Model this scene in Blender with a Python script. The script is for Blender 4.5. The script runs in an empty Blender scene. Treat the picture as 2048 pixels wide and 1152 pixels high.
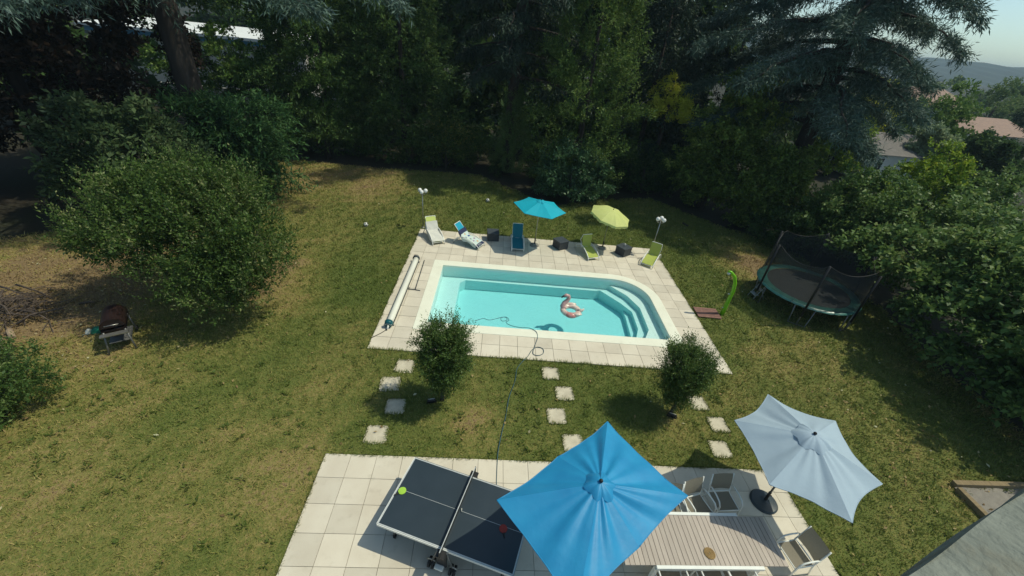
import bpy, bmesh, math, random
import numpy as np
from mathutils import Vector, Matrix, Euler
R = math.radians
random.seed(11); rng = np.random.default_rng(11)
sc = bpy.context.scene; C = sc.collection

# ------------------------------------------------------------------ camera
FPX, PITCH, ROLL, CAMH = 822.42, R(32.4896), R(6.5024), 9.033
cam = bpy.data.cameras.new('camera'); cam.sensor_width = 36; cam.lens = 36 * FPX / 2048
cam.clip_start = .05; cam.clip_end = 6000
camo = bpy.data.objects.new('camera', cam); C.objects.link(camo)
CR = Matrix.Rotation(math.pi / 2 - PITCH, 3, 'X') @ Matrix.Rotation(ROLL, 3, 'Z')
camo.matrix_world = Matrix.Translation((0, 0, CAMH)) @ CR.to_4x4()
sc.camera = camo

# ------------------------------------------------------------------ light
SUN_AZ, SUN_EL = R(10.1), R(59.7)      # azimuth measured from +x towards +y
w = bpy.data.worlds.new('World'); sc.world = w; w.use_nodes = True
nt = w.node_tree; bg = nt.nodes['Background']
sky = nt.nodes.new('ShaderNodeTexSky'); sky.sky_type = 'NISHITA'; sky.sun_disc = False
sky.sun_elevation = SUN_EL; sky.sun_rotation = math.pi / 2 - SUN_AZ
sky.air_density = .8; sky.dust_density = 1.0; sky.ozone_density = 1.0
tint = nt.nodes.new('ShaderNodeMix'); tint.data_type = 'RGBA'; tint.blend_type = 'MULTIPLY'; tint.inputs[0].default_value = 1; tint.inputs[7].default_value = (.89, .99, .86, 1)   # colour grade: tints all the sky light faintly green-yellow
nt.links.new(sky.outputs[0], tint.inputs[6]); nt.links.new(tint.outputs[2], bg.inputs[0]); bg.inputs[1].default_value = 0.15
sl = bpy.data.lights.new('sun', 'SUN'); sl.energy = 3.25; sl.angle = R(.55); sl.color = (1, .965, .76)
so = bpy.data.objects.new('sun', sl); C.objects.link(so)
sd = Vector((math.cos(SUN_EL) * math.cos(SUN_AZ), math.cos(SUN_EL) * math.sin(SUN_AZ), math.sin(SUN_EL)))
so.rotation_euler = sd.to_track_quat('Z', 'Y').to_euler(); so.location = (30, 5, 40)
vs = sc.view_settings; vs.view_transform = 'Standard'; vs.look = 'None'; vs.gamma = 1; vs.exposure = 0
vs.use_curve_mapping = False

# ------------------------------------------------------------------ picture <-> place
def ray(u, v):
    return (CR @ Vector(((u - 1024) / FPX, -(v - 576) / FPX, -1)))
def G(u, v, z=0.):                      # where a picture point meets the height z
    d = ray(u, v); t = (z - CAMH) / d.z
    return Vector((d.x * t, d.y * t, z))
def atY(u, v, Y):
    d = ray(u, v); t = Y / d.y
    return Vector((d.x * t, Y, CAMH + d.z * t))

# ------------------------------------------------------------------ materials
def mat(name, c1, c2=None, rough=.6, scale=4., bump=0., bscale=60., spec=.4, metal=0., trans=0., obj_rand=0., detail=4., coords='Object', sheen=0., stretch=None, stain=0.):
    m = bpy.data.materials.new(name); m.use_nodes = True; n = m.node_tree; N = n.nodes; L = n.links
    p = N['Principled BSDF']; p.inputs['Roughness'].default_value = rough; p.inputs['Metallic'].default_value = metal
    p.inputs['Specular IOR Level'].default_value = spec
    tc = N.new('ShaderNodeTexCoord'); src = N.new('ShaderNodeNewGeometry').outputs['Position'] if coords == 'World' else tc.outputs[coords]
    if stretch:
        mp = N.new('ShaderNodeMapping'); mp.inputs['Scale'].default_value = stretch; L.new(src, mp.inputs[0]); src = mp.outputs[0]
    col = None
    if c2 is None: c2 = tuple(x * .82 for x in c1)
    nz = N.new('ShaderNodeTexNoise'); nz.inputs['Scale'].default_value = scale; nz.inputs['Detail'].default_value = detail; L.new(src, nz.inputs['Vector'])
    rp = N.new('ShaderNodeMapRange'); rp.inputs[1].default_value = .3; rp.inputs[2].default_value = .7; L.new(nz.outputs[0], rp.inputs[0])
    mx = N.new('ShaderNodeMix'); mx.data_type = 'RGBA'; mx.inputs[6].default_value = (*c1, 1); mx.inputs[7].default_value = (*c2, 1); L.new(rp.outputs[0], mx.inputs[0])
    col = mx.outputs[2]
    if stain:
        n2 = N.new('ShaderNodeTexNoise'); n2.inputs['Scale'].default_value = 3.2; n2.inputs['Detail'].default_value = 7; n2.inputs['Roughness'].default_value = .68; L.new(src, n2.inputs['Vector'])
        r2 = N.new('ShaderNodeMapRange'); r2.inputs[1].default_value = .56; r2.inputs[2].default_value = .74; r2.inputs[4].default_value = stain; L.new(n2.outputs[0], r2.inputs[0])
        m2 = N.new('ShaderNodeMix'); m2.data_type = 'RGBA'; m2.inputs[7].default_value = (.22, .18, .12, 1); L.new(r2.outputs[0], m2.inputs[0]); L.new(col, m2.inputs[6]); col = m2.outputs[2]
    if obj_rand:
        oi = N.new('ShaderNodeObjectInfo'); hs = N.new('ShaderNodeHueSaturation')
        mr = N.new('ShaderNodeMapRange'); mr.inputs[3].default_value = 1 - obj_rand; mr.inputs[4].default_value = 1 + obj_rand * .6
        L.new(oi.outputs['Random'], mr.inputs[0]); L.new(mr.outputs[0], hs.inputs['Value']); L.new(col, hs.inputs['Color']); col = hs.outputs[0]
    L.new(col, p.inputs['Base Color'])
    if bump:
        b = N.new('ShaderNodeBump'); b.inputs['Strength'].default_value = bump; b.inputs['Distance'].default_value = .02
        bn = N.new('ShaderNodeTexNoise'); bn.inputs['Scale'].default_value = bscale; bn.inputs['Detail'].default_value = 5; L.new(src, bn.inputs['Vector'])
        L.new(bn.outputs[0], b.inputs['Height']); L.new(b.outputs[0], p.inputs['Normal'])
    if trans:
        t = N.new('ShaderNodeBsdfTranslucent'); L.new(col, t.inputs[0]); ms = N.new('ShaderNodeMixShader'); ms.inputs[0].default_value = trans
        L.new(p.outputs[0], ms.inputs[1]); L.new(t.outputs[0], ms.inputs[2]); L.new(ms.outputs[0], N['Material Output'].inputs[0])
    return m

def leaf_mat(name, c1, c2, c3=None, rough=.55, trans=.32, spec=.16, patch=.35):
    """leaf to leaf colour variation (random per leaf) over a slow clump to clump variation"""
    m = bpy.data.materials.new(name); m.use_nodes = True; n = m.node_tree; N = n.nodes; L = n.links
    p = N['Principled BSDF']; p.inputs['Roughness'].default_value = rough; p.inputs['Specular IOR Level'].default_value = spec
    ge = N.new('ShaderNodeNewGeometry'); cr = N.new('ShaderNodeValToRGB')
    lf = 1.75; c1, c2 = (tuple(min(.6, v * lf * g) for v, g in zip(c, (1, 1.05, .9))) for c in (c1, c2)); c3 = tuple(min(.6, v * lf) for v in c3) if c3 else None
    cr.color_ramp.elements[0].color = (*c1, 1); cr.color_ramp.elements[1].color = (*c2, 1)
    if c3:
        cr.color_ramp.elements[1].position = .82; e = cr.color_ramp.elements.new(1.0); e.color = (*c3, 1)
    tc = N.new('ShaderNodeTexCoord'); nz = N.new('ShaderNodeTexNoise'); nz.inputs['Scale'].default_value = patch; nz.inputs['Detail'].default_value = 3
    L.new(tc.outputs['Object'], nz.inputs['Vector'])
    mr = N.new('ShaderNodeMapRange'); mr.inputs[1].default_value = .3; mr.inputs[2].default_value = .7; mr.inputs[3].default_value = -.25; mr.inputs[4].default_value = .25
    L.new(nz.outputs[0], mr.inputs[0]); ad = N.new('ShaderNodeMath'); ad.operation = 'ADD'; ad.use_clamp = True
    L.new(ge.outputs['Random Per Island'], ad.inputs[0]); L.new(mr.outputs[0], ad.inputs[1]); L.new(ad.outputs[0], cr.inputs[0])
    L.new(cr.outputs[0], p.inputs['Base Color'])
    t = N.new('ShaderNodeBsdfTranslucent'); hs = N.new('ShaderNodeHueSaturation'); hs.inputs['Value'].default_value = 1.2; hs.inputs['Hue'].default_value = .48
    L.new(cr.outputs[0], hs.inputs['Color']); L.new(hs.outputs[0], t.inputs[0])
    ms = N.new('ShaderNodeMixShader'); ms.inputs[0].default_value = trans
    L.new(p.outputs[0], ms.inputs[1]); L.new(t.outputs[0], ms.inputs[2]); L.new(ms.outputs[0], N['Material Output'].inputs[0])
    return m

M = {}
M['tile'] = mat('stone_tile', (.66, .60, .495), (.59, .525, .425), .75, 1.7, .12, 40, .25, obj_rand=.11, coords='World', stain=.22)
M['mortar'] = mat('mortar', (.30, .27, .21), (.18, .16, .12), .9, 8)
M['coping'] = mat('coping', (.80, .80, .67), (.75, .74, .61), .55, 1.5, .05, 50, coords='World', stain=.16)
M['liner'] = mat('pool_liner', (.74, .80, .77), (.70, .77, .75), .5, .8)
M['stone'] = mat('stepping_stone', (.60, .54, .42), (.47, .42, .32), .85, 5, .3, 40, coords='World', stain=.5)
M['white_metal'] = mat('white_metal', (.80, .80, .75), (.75, .75, .70), .35, 6)
M['white_plastic'] = mat('white_plastic', (.76, .76, .70), None, .3, 6)
M['globe'] = mat('globe', (.78, .78, .75), (.74, .74, .71), .25, 3)
M['steel'] = mat('steel', (.45, .44, .41), (.35, .34, .32), .35, 8, metal=.8)
M['grey_metal'] = mat('grey_metal', (.22, .22, .21), (.16, .16, .16), .45, 8, metal=.4)
M['alu'] = mat('dull_aluminium', (.40, .42, .40), (.32, .34, .32), .45, 8)
M['black'] = mat('black_plastic', (.018, .018, .02), (.012, .012, .013), .5, 8)
M['rubber'] = mat('rubber', (.015, .015, .016), None, .7, 8)
M['tt_top'] = mat('tt_top', (.023, .037, .050), (.018, .031, .042), .42, 3, .02, 90, .45)
M['line'] = mat('white_line', (.52, .54, .54), None, .5, 9)
M['plank'] = mat('wood_plank', (.47, .40, .34), (.41, .34, .29), .6, 3, .12, 40, obj_rand=.10, stretch=(6, 1, 6))
M['sling'] = mat('taupe_sling', (.30, .27, .215), (.25, .225, .18), .8, 60, .15, 220, trans=.35)
M['blue_cloth'] = mat('blue_cloth', (.024, .30, .58), (.018, .25, .52), .5, 2.5, .30, 7, .5, trans=.15)
M['white_cloth'] = mat('pale_cloth', (.42, .53, .63), (.38, .48, .58), .75, 2.0, .30, 7, .3, trans=.18)
M['turq_cloth'] = mat('turquoise_cloth', (.008, .42, .56), (.006, .38, .51), .7, 3, .06, 200, .3, trans=.15)
M['lime_cloth'] = mat('lime_cloth', (.66, .70, .27), (.60, .65, .22), .7, 3, .06, 200, .3, trans=.2)
M['lime_sling'] = mat('lime_sling', (.44, .50, .11), (.38, .44, .085), .75, 40, .15, 220, trans=.12)
M['teal_sling'] = mat('teal_sling', (.010, .17, .23), (.008, .145, .20), .75, 40, .15, 220, trans=.1)
M['aqua_sling'] = mat('aqua_sling', (.008, .34, .50), (.007, .30, .45), .75, 40, .15, 220, trans=.1)
M['pale_lime_sling'] = mat('pale_lime_sling', (.60, .68, .20), (.55, .62, .17), .75, 40, .15, 220, trans=.1)
M['towel'] = mat('white_towel', (.66, .65, .58), (.58, .57, .52), .95, 6, .5, 70)
M['rattan'] = mat('dark_rattan', (.048, .056, .064), (.030, .036, .042), .55, 60, .8, 120)
M['rattan_top'] = mat('dark_table_top', (.062, .075, .088), (.05, .06, .072), .4, 6)
M['concrete'] = mat('grey_concrete', (.26, .25, .22), (.20, .19, .17), .8, 8, .2, 60)
M['slate'] = mat('slate_plastic', (.045, .06, .068), (.032, .042, .05), .35, 4)
M['shower'] = mat('lime_plastic', (.20, .52, .018), (.17, .46, .014), .3, 3)
M['red_wood'] = mat('reddish_wood', (.27, .14, .11), (.20, .10, .08), .7, 6, .2, 40, obj_rand=.12)
M['pad'] = mat('green_pad', (.045, .16, .14), (.030, .11, .10), .3, 3, .3, 14)
M['mesh_mat'] = mat('trampoline_mat', (.020, .024, .028), (.015, .018, .02), .6, 3)
M['shaded_brown_enamel'] = mat('shaded_brown_enamel', (.022, .010, .009), (.016, .008, .007), .45, 4)  # brown darkened all over to stand in for the bush's shade
M['bag'] = mat('green_bag', (.01, .19, .12), (.008, .15, .09), .5, 5)
M['bark'] = mat('bark', (.060, .047, .040), (.030, .023, .020), .9, 5, .9, 9, stretch=(1, 1, .25))
M['grey_bark'] = mat('grey_bark', (.11, .095, .078), (.06, .052, .045), .9, 6, .6, 14, stretch=(1, 1, .3))
M['stick'] = mat('stick_bark', (.12, .09, .072), (.06, .046, .038), .9, 9, .5, 40, obj_rand=.25)
M['log'] = mat('log_wood', (.38, .28, .18), (.22, .16, .11), .9, 7, .5, 20)
M['timber'] = mat('timber', (.27, .20, .11), (.19, .14, .075), .85, 4, .4, 30, stretch=(5, 1, 5))
M['sand'] = mat('sand', (.26, .235, .20), (.20, .18, .155), .95, 6, .4, 40)
M['hose'] = mat('blue_hose', (.045, .11, .14), (.035, .09, .12), .4, 3)
M['granite'] = mat('stone_ledge', (.25, .265, .23), (.14, .155, .135), .95, 9, 1.0, 22, stain=.75)
M['crack'] = mat('ledge_crack', (.03, .035, .035), None, .95, 6)
M['wall'] = mat('render_wall', (.62, .60, .55), (.55, .53, .48), .85, 1.5, .2, 20)
M['roof_tile'] = mat('roof_tile', (.30, .19, .14), (.22, .14, .11), .8, 3, .6, 5)
M['roof_grey'] = mat('grey_roof', (.15, .13, .12), (.11, .10, .09), .8, 2, .6, 5)
M['roof_white'] = mat('white_roof', (.78, .79, .78), (.72, .73, .73), .6, .5)
M['blue_trim'] = mat('blue_trim', (.08, .27, .46), None, .6, 3)
M['window'] = mat('window_glass', (.03, .035, .04), None, .1, 2)
M['pink'] = mat('pink_vinyl', (.58, .38, .36), (.52, .30, .29), .2, 4)
M['pale_pink'] = mat('pale_vinyl', (.74, .66, .56), (.56, .38, .35), .2, 7, detail=1)
M['red_rubber'] = mat('red_rubber', (.33, .03, .02), None, .6, 5)
M['green_rubber'] = mat('green_rubber', (.35, .60, .06), None, .6, 5)
M['straw_mat'] = mat('woven_straw', (.45, .31, .13), (.22, .13, .05), .8, 60, .5, 90)
M['ball'] = mat('ball_leather', (.72, .71, .66), None, .4, 5)
M['navy'] = mat('navy', (.03, .04, .10), (.022, .03, .075), .9, 20)
M['print_blue'] = mat('print_blue', (.01, .05, .26), None, .9, 20)
M['print_orange'] = mat('print_orange', (.66, .33, .09), None, .9, 20)
M['print_mauve'] = mat('print_mauve', (.36, .17, .35), None, .9, 20)
M['print_grey'] = mat('print_grey', (.10, .15, .18), None, .9, 20)
M['motor'] = mat('teal_motor', (.008, .10, .12), (.006, .08, .10), .35, 5)
M['cover'] = mat('rolled_cover', (.72, .72, .63), (.64, .63, .56), .5, 2.5, stretch=(1, .3, 1))
M['tin'] = mat('pale_lens', (.6, .6, .58), None, .25, 5)

# ------------------------------------------------------------------ object helpers
def link(name, me, m=None, parent=None, loc=None, rotz=0):
    o = bpy.data.objects.new(name, me); C.objects.link(o)
    if m is not None and me is not None: me.materials.append(m)
    if parent is not None: o.parent = parent
    if loc is not None: o.location = loc
    if rotz: o.rotation_euler.z = rotz
    return o
def tag(o, label=None, cat=None, group=None, kind=None):
    if label: o['label'] = label
    if cat: o['category'] = cat
    if group: o['group'] = group
    if kind: o['kind'] = kind
    return o
def thing(name, label, cat, loc=(0, 0, 0), rotz=0, group=None, rot=None):
    o = bpy.data.objects.new(name, None); C.objects.link(o); o.location = loc
    o.rotation_euler = rot if rot else (0, 0, rotz); o.empty_display_size = .2
    return tag(o, label, cat, group)
def copy_tree(o, parent=None):
    c = o.copy(); C.objects.link(c)
    if parent is not None: c.parent = parent
    for ch in list(o.children): copy_tree(ch, c)
    return c

class MB:
    def __init__(s): s.v = []; s.f = []
    def add(s, vs, fs):
        b = len(s.v); s.v += [tuple(x) for x in vs]; s.f += [tuple(i + b for i in f) for f in fs]; return s
    def box(s, c, d, rot=None, taper=1.):
        c = Vector(c); x, y, z = d[0] / 2, d[1] / 2, d[2] / 2; vs = []
        for k, (a, b) in ((-1, (-1, -1)), (-1, (1, -1)), (-1, (1, 1)), (-1, (-1, 1)), (1, (-1, -1)), (1, (1, -1)), (1, (1, 1)), (1, (-1, 1))):
            t = taper if k > 0 else 1
            p = Vector((a * x * t, b * y * t, k * z)); vs.append(c + (rot @ p if rot else p))
        return s.add(vs, [(3, 2, 1, 0), (4, 5, 6, 7), (0, 1, 5, 4), (1, 2, 6, 5), (2, 3, 7, 6), (3, 0, 4, 7)])
    def tube(s, pts, r, n=8, closed=False):
        pts = [Vector(p) for p in pts]; k = len(pts); rr = r if hasattr(r, '__len__') else [r] * k
        vs = []; fs = []; prev = None
        for i, p in enumerate(pts):
            if closed: d = pts[(i + 1) % k] - pts[i - 1]
            else: d = pts[min(i + 1, k - 1)] - pts[max(i - 1, 0)]
            d.normalize()
            if prev is None:
                a = Vector((0, 0, 1)) if abs(d.z) < .9 else Vector((1, 0, 0)); u = d.cross(a).normalized()
            else:
                u = prev - d * prev.dot(d); u.normalize()
            prev = u; q = d.cross(u)
            for j in range(n):
                t = 2 * math.pi * j / n; vs.append(p + (u * math.cos(t) + q * math.sin(t)) * rr[i])
        for i in range(k if closed else k - 1):
            i2 = (i + 1) % k
            for j in range(n):
                fs.append((i * n + j, i * n + (j + 1) % n, i2 * n + (j + 1) % n, i2 * n + j))
        if not closed:
            fs.append(tuple(range(n - 1, -1, -1))); fs.append(tuple((k - 1) * n + j for j in range(n)))
        return s.add(vs, fs)
    def cyl(s, p0, p1, r0, r1=None, n=16): return s.tube([p0, p1], [r0, r0 if r1 is None else r1], n)
    def lathe(s, prof, n=24, c=(0, 0, 0)):
        vs = []; fs = []; k = len(prof)
        for r, z in prof:
            for j in range(n):
                t = 2 * math.pi * j / n; vs.append((c[0] + r * math.cos(t), c[1] + r * math.sin(t), c[2] + z))
        for i in range(k - 1):
            for j in range(n): fs.append((i * n + j, i * n + (j + 1) % n, (i + 1) * n + (j + 1) % n, (i + 1) * n + j))
        fs.append(tuple(range(n - 1, -1, -1))); fs.append(tuple((k - 1) * n + j for j in range(n)))
        return s.add(vs, fs)
    def ball(s, c, r, n=14, sc_=(1, 1, 1)):
        prof = [(max(1e-4, r * math.sin(math.pi * i / (n // 2 + 2))), -r * math.cos(math.pi * i / (n // 2 + 2))) for i in range(n // 2 + 3)]
        vs = []; m = MB().lathe(prof, n)
        return s.add([(c[0] + x * sc_[0], c[1] + y * sc_[1], c[2] + z * sc_[2]) for x, y, z in m.v], m.f)
    def prism(s, poly, z0, z1):
        n = len(poly); vs = [(x, y, z0) for x, y in poly] + [(x, y, z1) for x, y in poly]
        return s.add(vs, [tuple(range(n - 1, -1, -1)), tuple(range(n, 2 * n))] + [(i, (i + 1) % n, n + (i + 1) % n, n + i) for i in range(n)])
    def grid(s, fn, nu, nv):
        vs = [fn(i / nu, j / nv) for i in range(nu + 1) for j in range(nv + 1)]
        return s.add(vs, [(i * (nv + 1) + j, (i + 1) * (nv + 1) + j, (i + 1) * (nv + 1) + j + 1, i * (nv + 1) + j + 1) for i in range(nu) for j in range(nv)])
    def build(s, name, m, parent=None, smooth=False, loc=None, thick=0, bevel=0):
        me = bpy.data.meshes.new(name); me.from_pydata(s.v, [], s.f); me.update()
        if smooth: me.polygons.foreach_set('use_smooth', [True] * len(me.polygons))
        o = link(name, me, m, parent, loc)
        if thick:
            md = o.modifiers.new('s', 'SOLIDIFY'); md.thickness = thick; md.offset = 0
        if bevel:
            md = o.modifiers.new('b', 'BEVEL'); md.width = bevel; md.segments = 2; md.limit_method = 'ANGLE'
        return o

def np_mesh(name, V, quads, m, parent=None, loc=None):
    """fast mesh from numpy verts (n,3) and face table (k,3 or 4)"""
    me = bpy.data.meshes.new(name); k = quads.shape[1]
    me.vertices.add(len(V)); me.vertices.foreach_set('co', V.astype(np.float32).ravel())
    me.loops.add(quads.size); me.loops.foreach_set('vertex_index', quads.astype(np.int32).ravel())
    me.polygons.add(len(quads)); me.polygons.foreach_set('loop_start', np.arange(0, quads.size, k, dtype=np.int32))
    me.update(calc_edges=True)
    return link(name, me, m, parent, loc)

def fbm(x, y, f=.2, o=4, seed=0):
    r = np.random.default_rng(seed); out = 0; a = 1; tot = 0
    for i in range(o):
        for _ in range(3):
            t = r.uniform(0, 2 * np.pi); ph = r.uniform(0, 6.28); ff = f * r.uniform(.7, 1.4)
            out = out + a * np.sin((x * np.cos(t) + y * np.sin(t)) * ff * 6.28 + ph + 1.3 * np.sin((x * np.sin(t) - y * np.cos(t)) * ff * 4 + ph)) / 3
        tot += a; a *= .6; f *= 2.1
    return out / tot

# ------------------------------------------------------------------ pool deck frame (local u along the near edge, v away from the house)
DO, DA = Vector((-4.335, 9.67, 0)), .0623
DU = Vector((math.cos(DA), math.sin(DA), 0)); DV = Vector((-math.sin(DA), math.cos(DA), 0))
DW, DD = 11.96, 9.02
def D(u, v, z=0.): return DO + DU * u + DV * v + Vector((0, 0, z))
def dl(P):
    d = Vector((P[0], P[1], 0)) - DO; return d.dot(DU), d.dot(DV)
TO, TA, TS = Vector((-3.9746, 5.9062, 0)), .0851, .6071     # terrace
TU = Vector((math.cos(TA), math.sin(TA), 0)); TV = Vector((math.sin(TA), -math.cos(TA), 0))
TNC, TNR = 18.6, 9

def pool_outline(off=0., n_arc=14):
    """inner edge of the coping (off > 0 grows outwards), counter-clockwise in deck-local uv"""
    u0, u1, v0, v1 = 1.6 - off, 10.4 + off, 1.54 - off, 5.58 + off
    ru, rv = 1.42 + off, 1.42 + off; pts = [(u0, v0), (u1 - .16, v0), (u1, v0 + .16)]
    for i in range(n_arc + 1):
        t = math.pi / 2 * i / n_arc; pts.append((u1 - ru + ru * math.cos(t), v1 - rv + rv * math.sin(t)))
    pts.append((u0, v1)); return pts
PC = (6.0, 3.6)
def ray_hit(poly, t):
    dx, dy = math.cos(t), math.sin(t); best = None
    for i in range(len(poly)):
        ax, ay = poly[i][0] - PC[0], poly[i][1] - PC[1]; bx, by = poly[(i + 1) % len(poly)][0] - PC[0], poly[(i + 1) % len(poly)][1] - PC[1]
        ex, ey = bx - ax, by - ay; den = dx * ey - dy * ex
        if abs(den) < 1e-9: continue
        s = (ax * ey - ay * ex) / den; q = (ax * dy - ay * dx) / den
        if s > 0 and -1e-6 <= q <= 1 + 1e-6: best = s if best is None else min(best, s)
    return (PC[0] + dx * best, PC[1] + dy * best)
def ring_solid(inner, outer, z0, z1, extra=80):
    ang = sorted({round(math.atan2(y - PC[1], x - PC[0]), 5) for x, y in inner + outer} | {round(-math.pi + 2 * math.pi * (i + .5) / extra, 5) for i in range(extra)})
    a = [ray_hit(inner, t) for t in ang]; b = [ray_hit(outer, t) for t in ang]; n = len(ang)
    vs = [(x, y, z) for z in (z0, z1) for L_ in (a, b) for x, y in L_]; fs = []
    for i in range(n):
        j = (i + 1) % n
        fs += [(2 * n + i, 3 * n + i, 3 * n + j, 2 * n + j), (i, j, n + j, n + i), (i, 2 * n + i, 2 * n + j, j), (n + i, n + j, 3 * n + j, 3 * n + i)]
    m = MB(); m.add(vs, fs); return m
COP_OUT = pool_outline(.41)

# ------------------------------------------------------------------ lawn outline, dryness
LAWN = [tuple(G(*q)[:2]) for q in [(520, 318), (620, 322), (760, 336), (900, 345), (960, 350), (1040, 385), (1110, 412), (1200, 400), (1300, 396), (1400, 436), (1470, 462), (1540, 480)]]
LAWN += [(15.6, 19.5), (16.5, 16), (16, 12), (16.5, 7), (16, 2), (9, .6), (0, .4), (-9, .6), (-11.6, 4.2), (-12.4, 6.5), (-14, 8.0), (-17, 7.6), (-21, 10), (-20.5, 13.6), (-18.5, 15.2), (-17.2, 18.5), (-17.2, 23)]
def in_poly(x, y, poly):
    x = np.asarray(x); y = np.asarray(y); c = np.zeros(x.shape, bool); n = len(poly); j = n - 1
    for i in range(n):
        xi, yi = poly[i]; xj, yj = poly[j]
        c ^= ((yi > y) != (yj > y)) & (x < (xj - xi) * (y - yi) / (yj - yi + 1e-12) + xi); j = i
    return c
def dryness(x, y):
    d = .39 + .42 * fbm(x, y, .16, 5, 3) + .30 * fbm(x, y, 1.0, 3, 5)
    def gs(cx, cy, r, a): return a * np.exp(-((x - cx) ** 2 + (y - cy) ** 2) / r ** 2)
    d = d + gs(-15, 9.5, 4.0, .62) + gs(-16.5, 14, 4, .5) + gs(-9.0, 13, 2.2, .45) + gs(-11.5, 24.5, 4.5, .55) + gs(-8, 4.2, 2.5, .3) + gs(-.9, 7.4, .9, .5) + gs(12.2, 18.8, 1.6, .8) + gs(9.5, 11.2, 1.4, .35) + gs(5.2, 7.9, .8, .4)
    d = d - gs(-5.5, 13, 2, .45) - gs(1, 8.5, 2.5, .25) - gs(-2, 22, 4, .3) - gs(8.8, 15.5, 1.8, .2) - gs(6, 21, 4, .35) + gs(-4.4, 5, 1.1, .25)
    return np.clip(d, 0, 1.15)

def ground_cols(name, blade):
    m = bpy.data.materials.new(name); m.use_nodes = True; n = m.node_tree; N = n.nodes; L = n.links; p = N['Principled BSDF']
    p.inputs['Roughness'].default_value = .75 if blade else .95; p.inputs['Specular IOR Level'].default_value = .25
    at = N.new('ShaderNodeAttribute'); at.attribute_name = 'dry'; cr = N.new('ShaderNodeValToRGB'); e = cr.color_ramp.elements
    k = 2.0 if blade else 1.2
    cols = [(0, (.068, .092, .019)), (.38, (.104, .117, .029)), (.66, (.155, .142, .042)), (.88, (.22, .172, .068)), (1, (.165, .115, .06))]
    e[0].color = (*[c * k for c in cols[0][1]], 1); e[1].color = (*[c * k for c in cols[-1][1]], 1)
    for pos, c in cols[1:-1]:
        q = e.new(pos); q.color = (*[v * k for v in c], 1)
    src = at.outputs['Fac']
    if not blade:
        tc = N.new('ShaderNodeTexCoord'); nz = N.new('ShaderNodeTexNoise'); nz.inputs['Scale'].default_value = 9; nz.inputs['Detail'].default_value = 6; nz.inputs['Roughness'].default_value = .75
        L.new(tc.outputs['Object'], nz.inputs['Vector']); mr = N.new('ShaderNodeMapRange'); mr.inputs[1].default_value = .25; mr.inputs[2].default_value = .75; mr.inputs[3].default_value = -.6; mr.inputs[4].default_value = .55
        L.new(nz.outputs[0], mr.inputs[0]); ad = N.new('ShaderNodeMath'); ad.operation = 'ADD'; L.new(src, ad.inputs[0]); L.new(mr.outputs[0], ad.inputs[1]); src = ad.outputs[0]
        b = N.new('ShaderNodeBump'); b.inputs['Strength'].default_value = .9; b.inputs['Distance'].default_value = .04; n2 = N.new('ShaderNodeTexNoise'); n2.inputs['Scale'].default_value = 22; n2.inputs['Detail'].default_value = 5
        L.new(tc.outputs['Object'], n2.inputs['Vector']); L.new(n2.outputs[0], b.inputs['Height']); L.new(b.outputs[0], p.inputs['Normal'])
    L.new(src, cr.inputs[0]); L.new(cr.outputs[0], p.inputs['Base Color'])
    if blade:
        t = N.new('ShaderNodeBsdfTranslucent'); L.new(cr.outputs[0], t.inputs[0]); ms = N.new('ShaderNodeMixShader'); ms.inputs[0].default_value = .25
        L.new(p.outputs[0], ms.inputs[1]); L.new(t.outputs[0], ms.inputs[2]); L.new(ms.outputs[0], N['Material Output'].inputs[0])
    return m

def build_ground():
    # the earth to the horizon, with an opening under the pool deck
    h = [(.35, .35), (DW - .35, .35), (DW - .35, DD - .35), (.35, DD - .35)]
    S = 3500; o = [(-S, -S), (S, -S), (S, S), (-S, S)]
    m = MB(); vs = [D(*q, -.03) for q in h] + [Vector((x, y, -.03)) for x, y in o]
    m.add(vs, [(i, 4 + i, 4 + (i + 1) % 4, (i + 1) % 4) for i in range(4)])
    g = m.build('ground', mat('soil', (.022, .026, .011), (.026, .019, .012), .95, .5, .8, 8, detail=8)); tag(g, kind='structure')
    # lawn on a fine grid in the deck's frame, same opening
    us = np.unique(np.concatenate([np.arange(-19, 23, .3), [.35, DW - .35]])); vs_ = np.unique(np.concatenate([np.arange(-10.5, 21.5, .3), [.35, DD - .35]]))
    U, V = np.meshgrid(us, vs_, indexing='ij'); X = DO.x + DU.x * U + DV.x * V; Y = DO.y + DU.y * U + DV.y * V
    jx = .25 * fbm(X, Y, .5, 3, 8); jy = .25 * fbm(X, Y, .5, 3, 9)
    ins = in_poly(X + jx, Y + jy, LAWN)
    idx = np.arange(U.size).reshape(U.shape)
    q = np.stack([idx[:-1, :-1], idx[1:, :-1], idx[1:, 1:], idx[:-1, 1:]], -1).reshape(-1, 4)
    cu = (U[:-1, :-1] + U[1:, 1:]).ravel() / 2; cv = (V[:-1, :-1] + V[1:, 1:]).ravel() / 2
    keep = ~((cu > .35) & (cu < DW - .35) & (cv > .35) & (cv < DD - .35)) & ins.ravel()[q].all(1)
    Z = .012 * fbm(X, Y, .7, 3, 21) - .004
    V3 = np.stack([X, Y, Z], -1).reshape(-1, 3); q = q[keep]
    used, inv = np.unique(q, return_inverse=True); V3 = V3[used]; q = inv.reshape(q.shape)
    o = np_mesh('lawn', V3, q, ground_cols('lawn_soil', False)); tag(o, kind='structure')
    a = o.data.attributes.new('dry', 'FLOAT', 'POINT'); a.data.foreach_set('value', dryness(V3[:, 0], V3[:, 1]).astype(np.float32))
build_ground()

STONES = [(810, 732), (780, 768), (791, 813), (753, 869), (1101, 747), (1129, 787), (1113, 832), (1146, 887), (1395, 806), (1436, 849), (1440, 898)]
STONE_W = [G(*s) for s in STONES]

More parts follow.
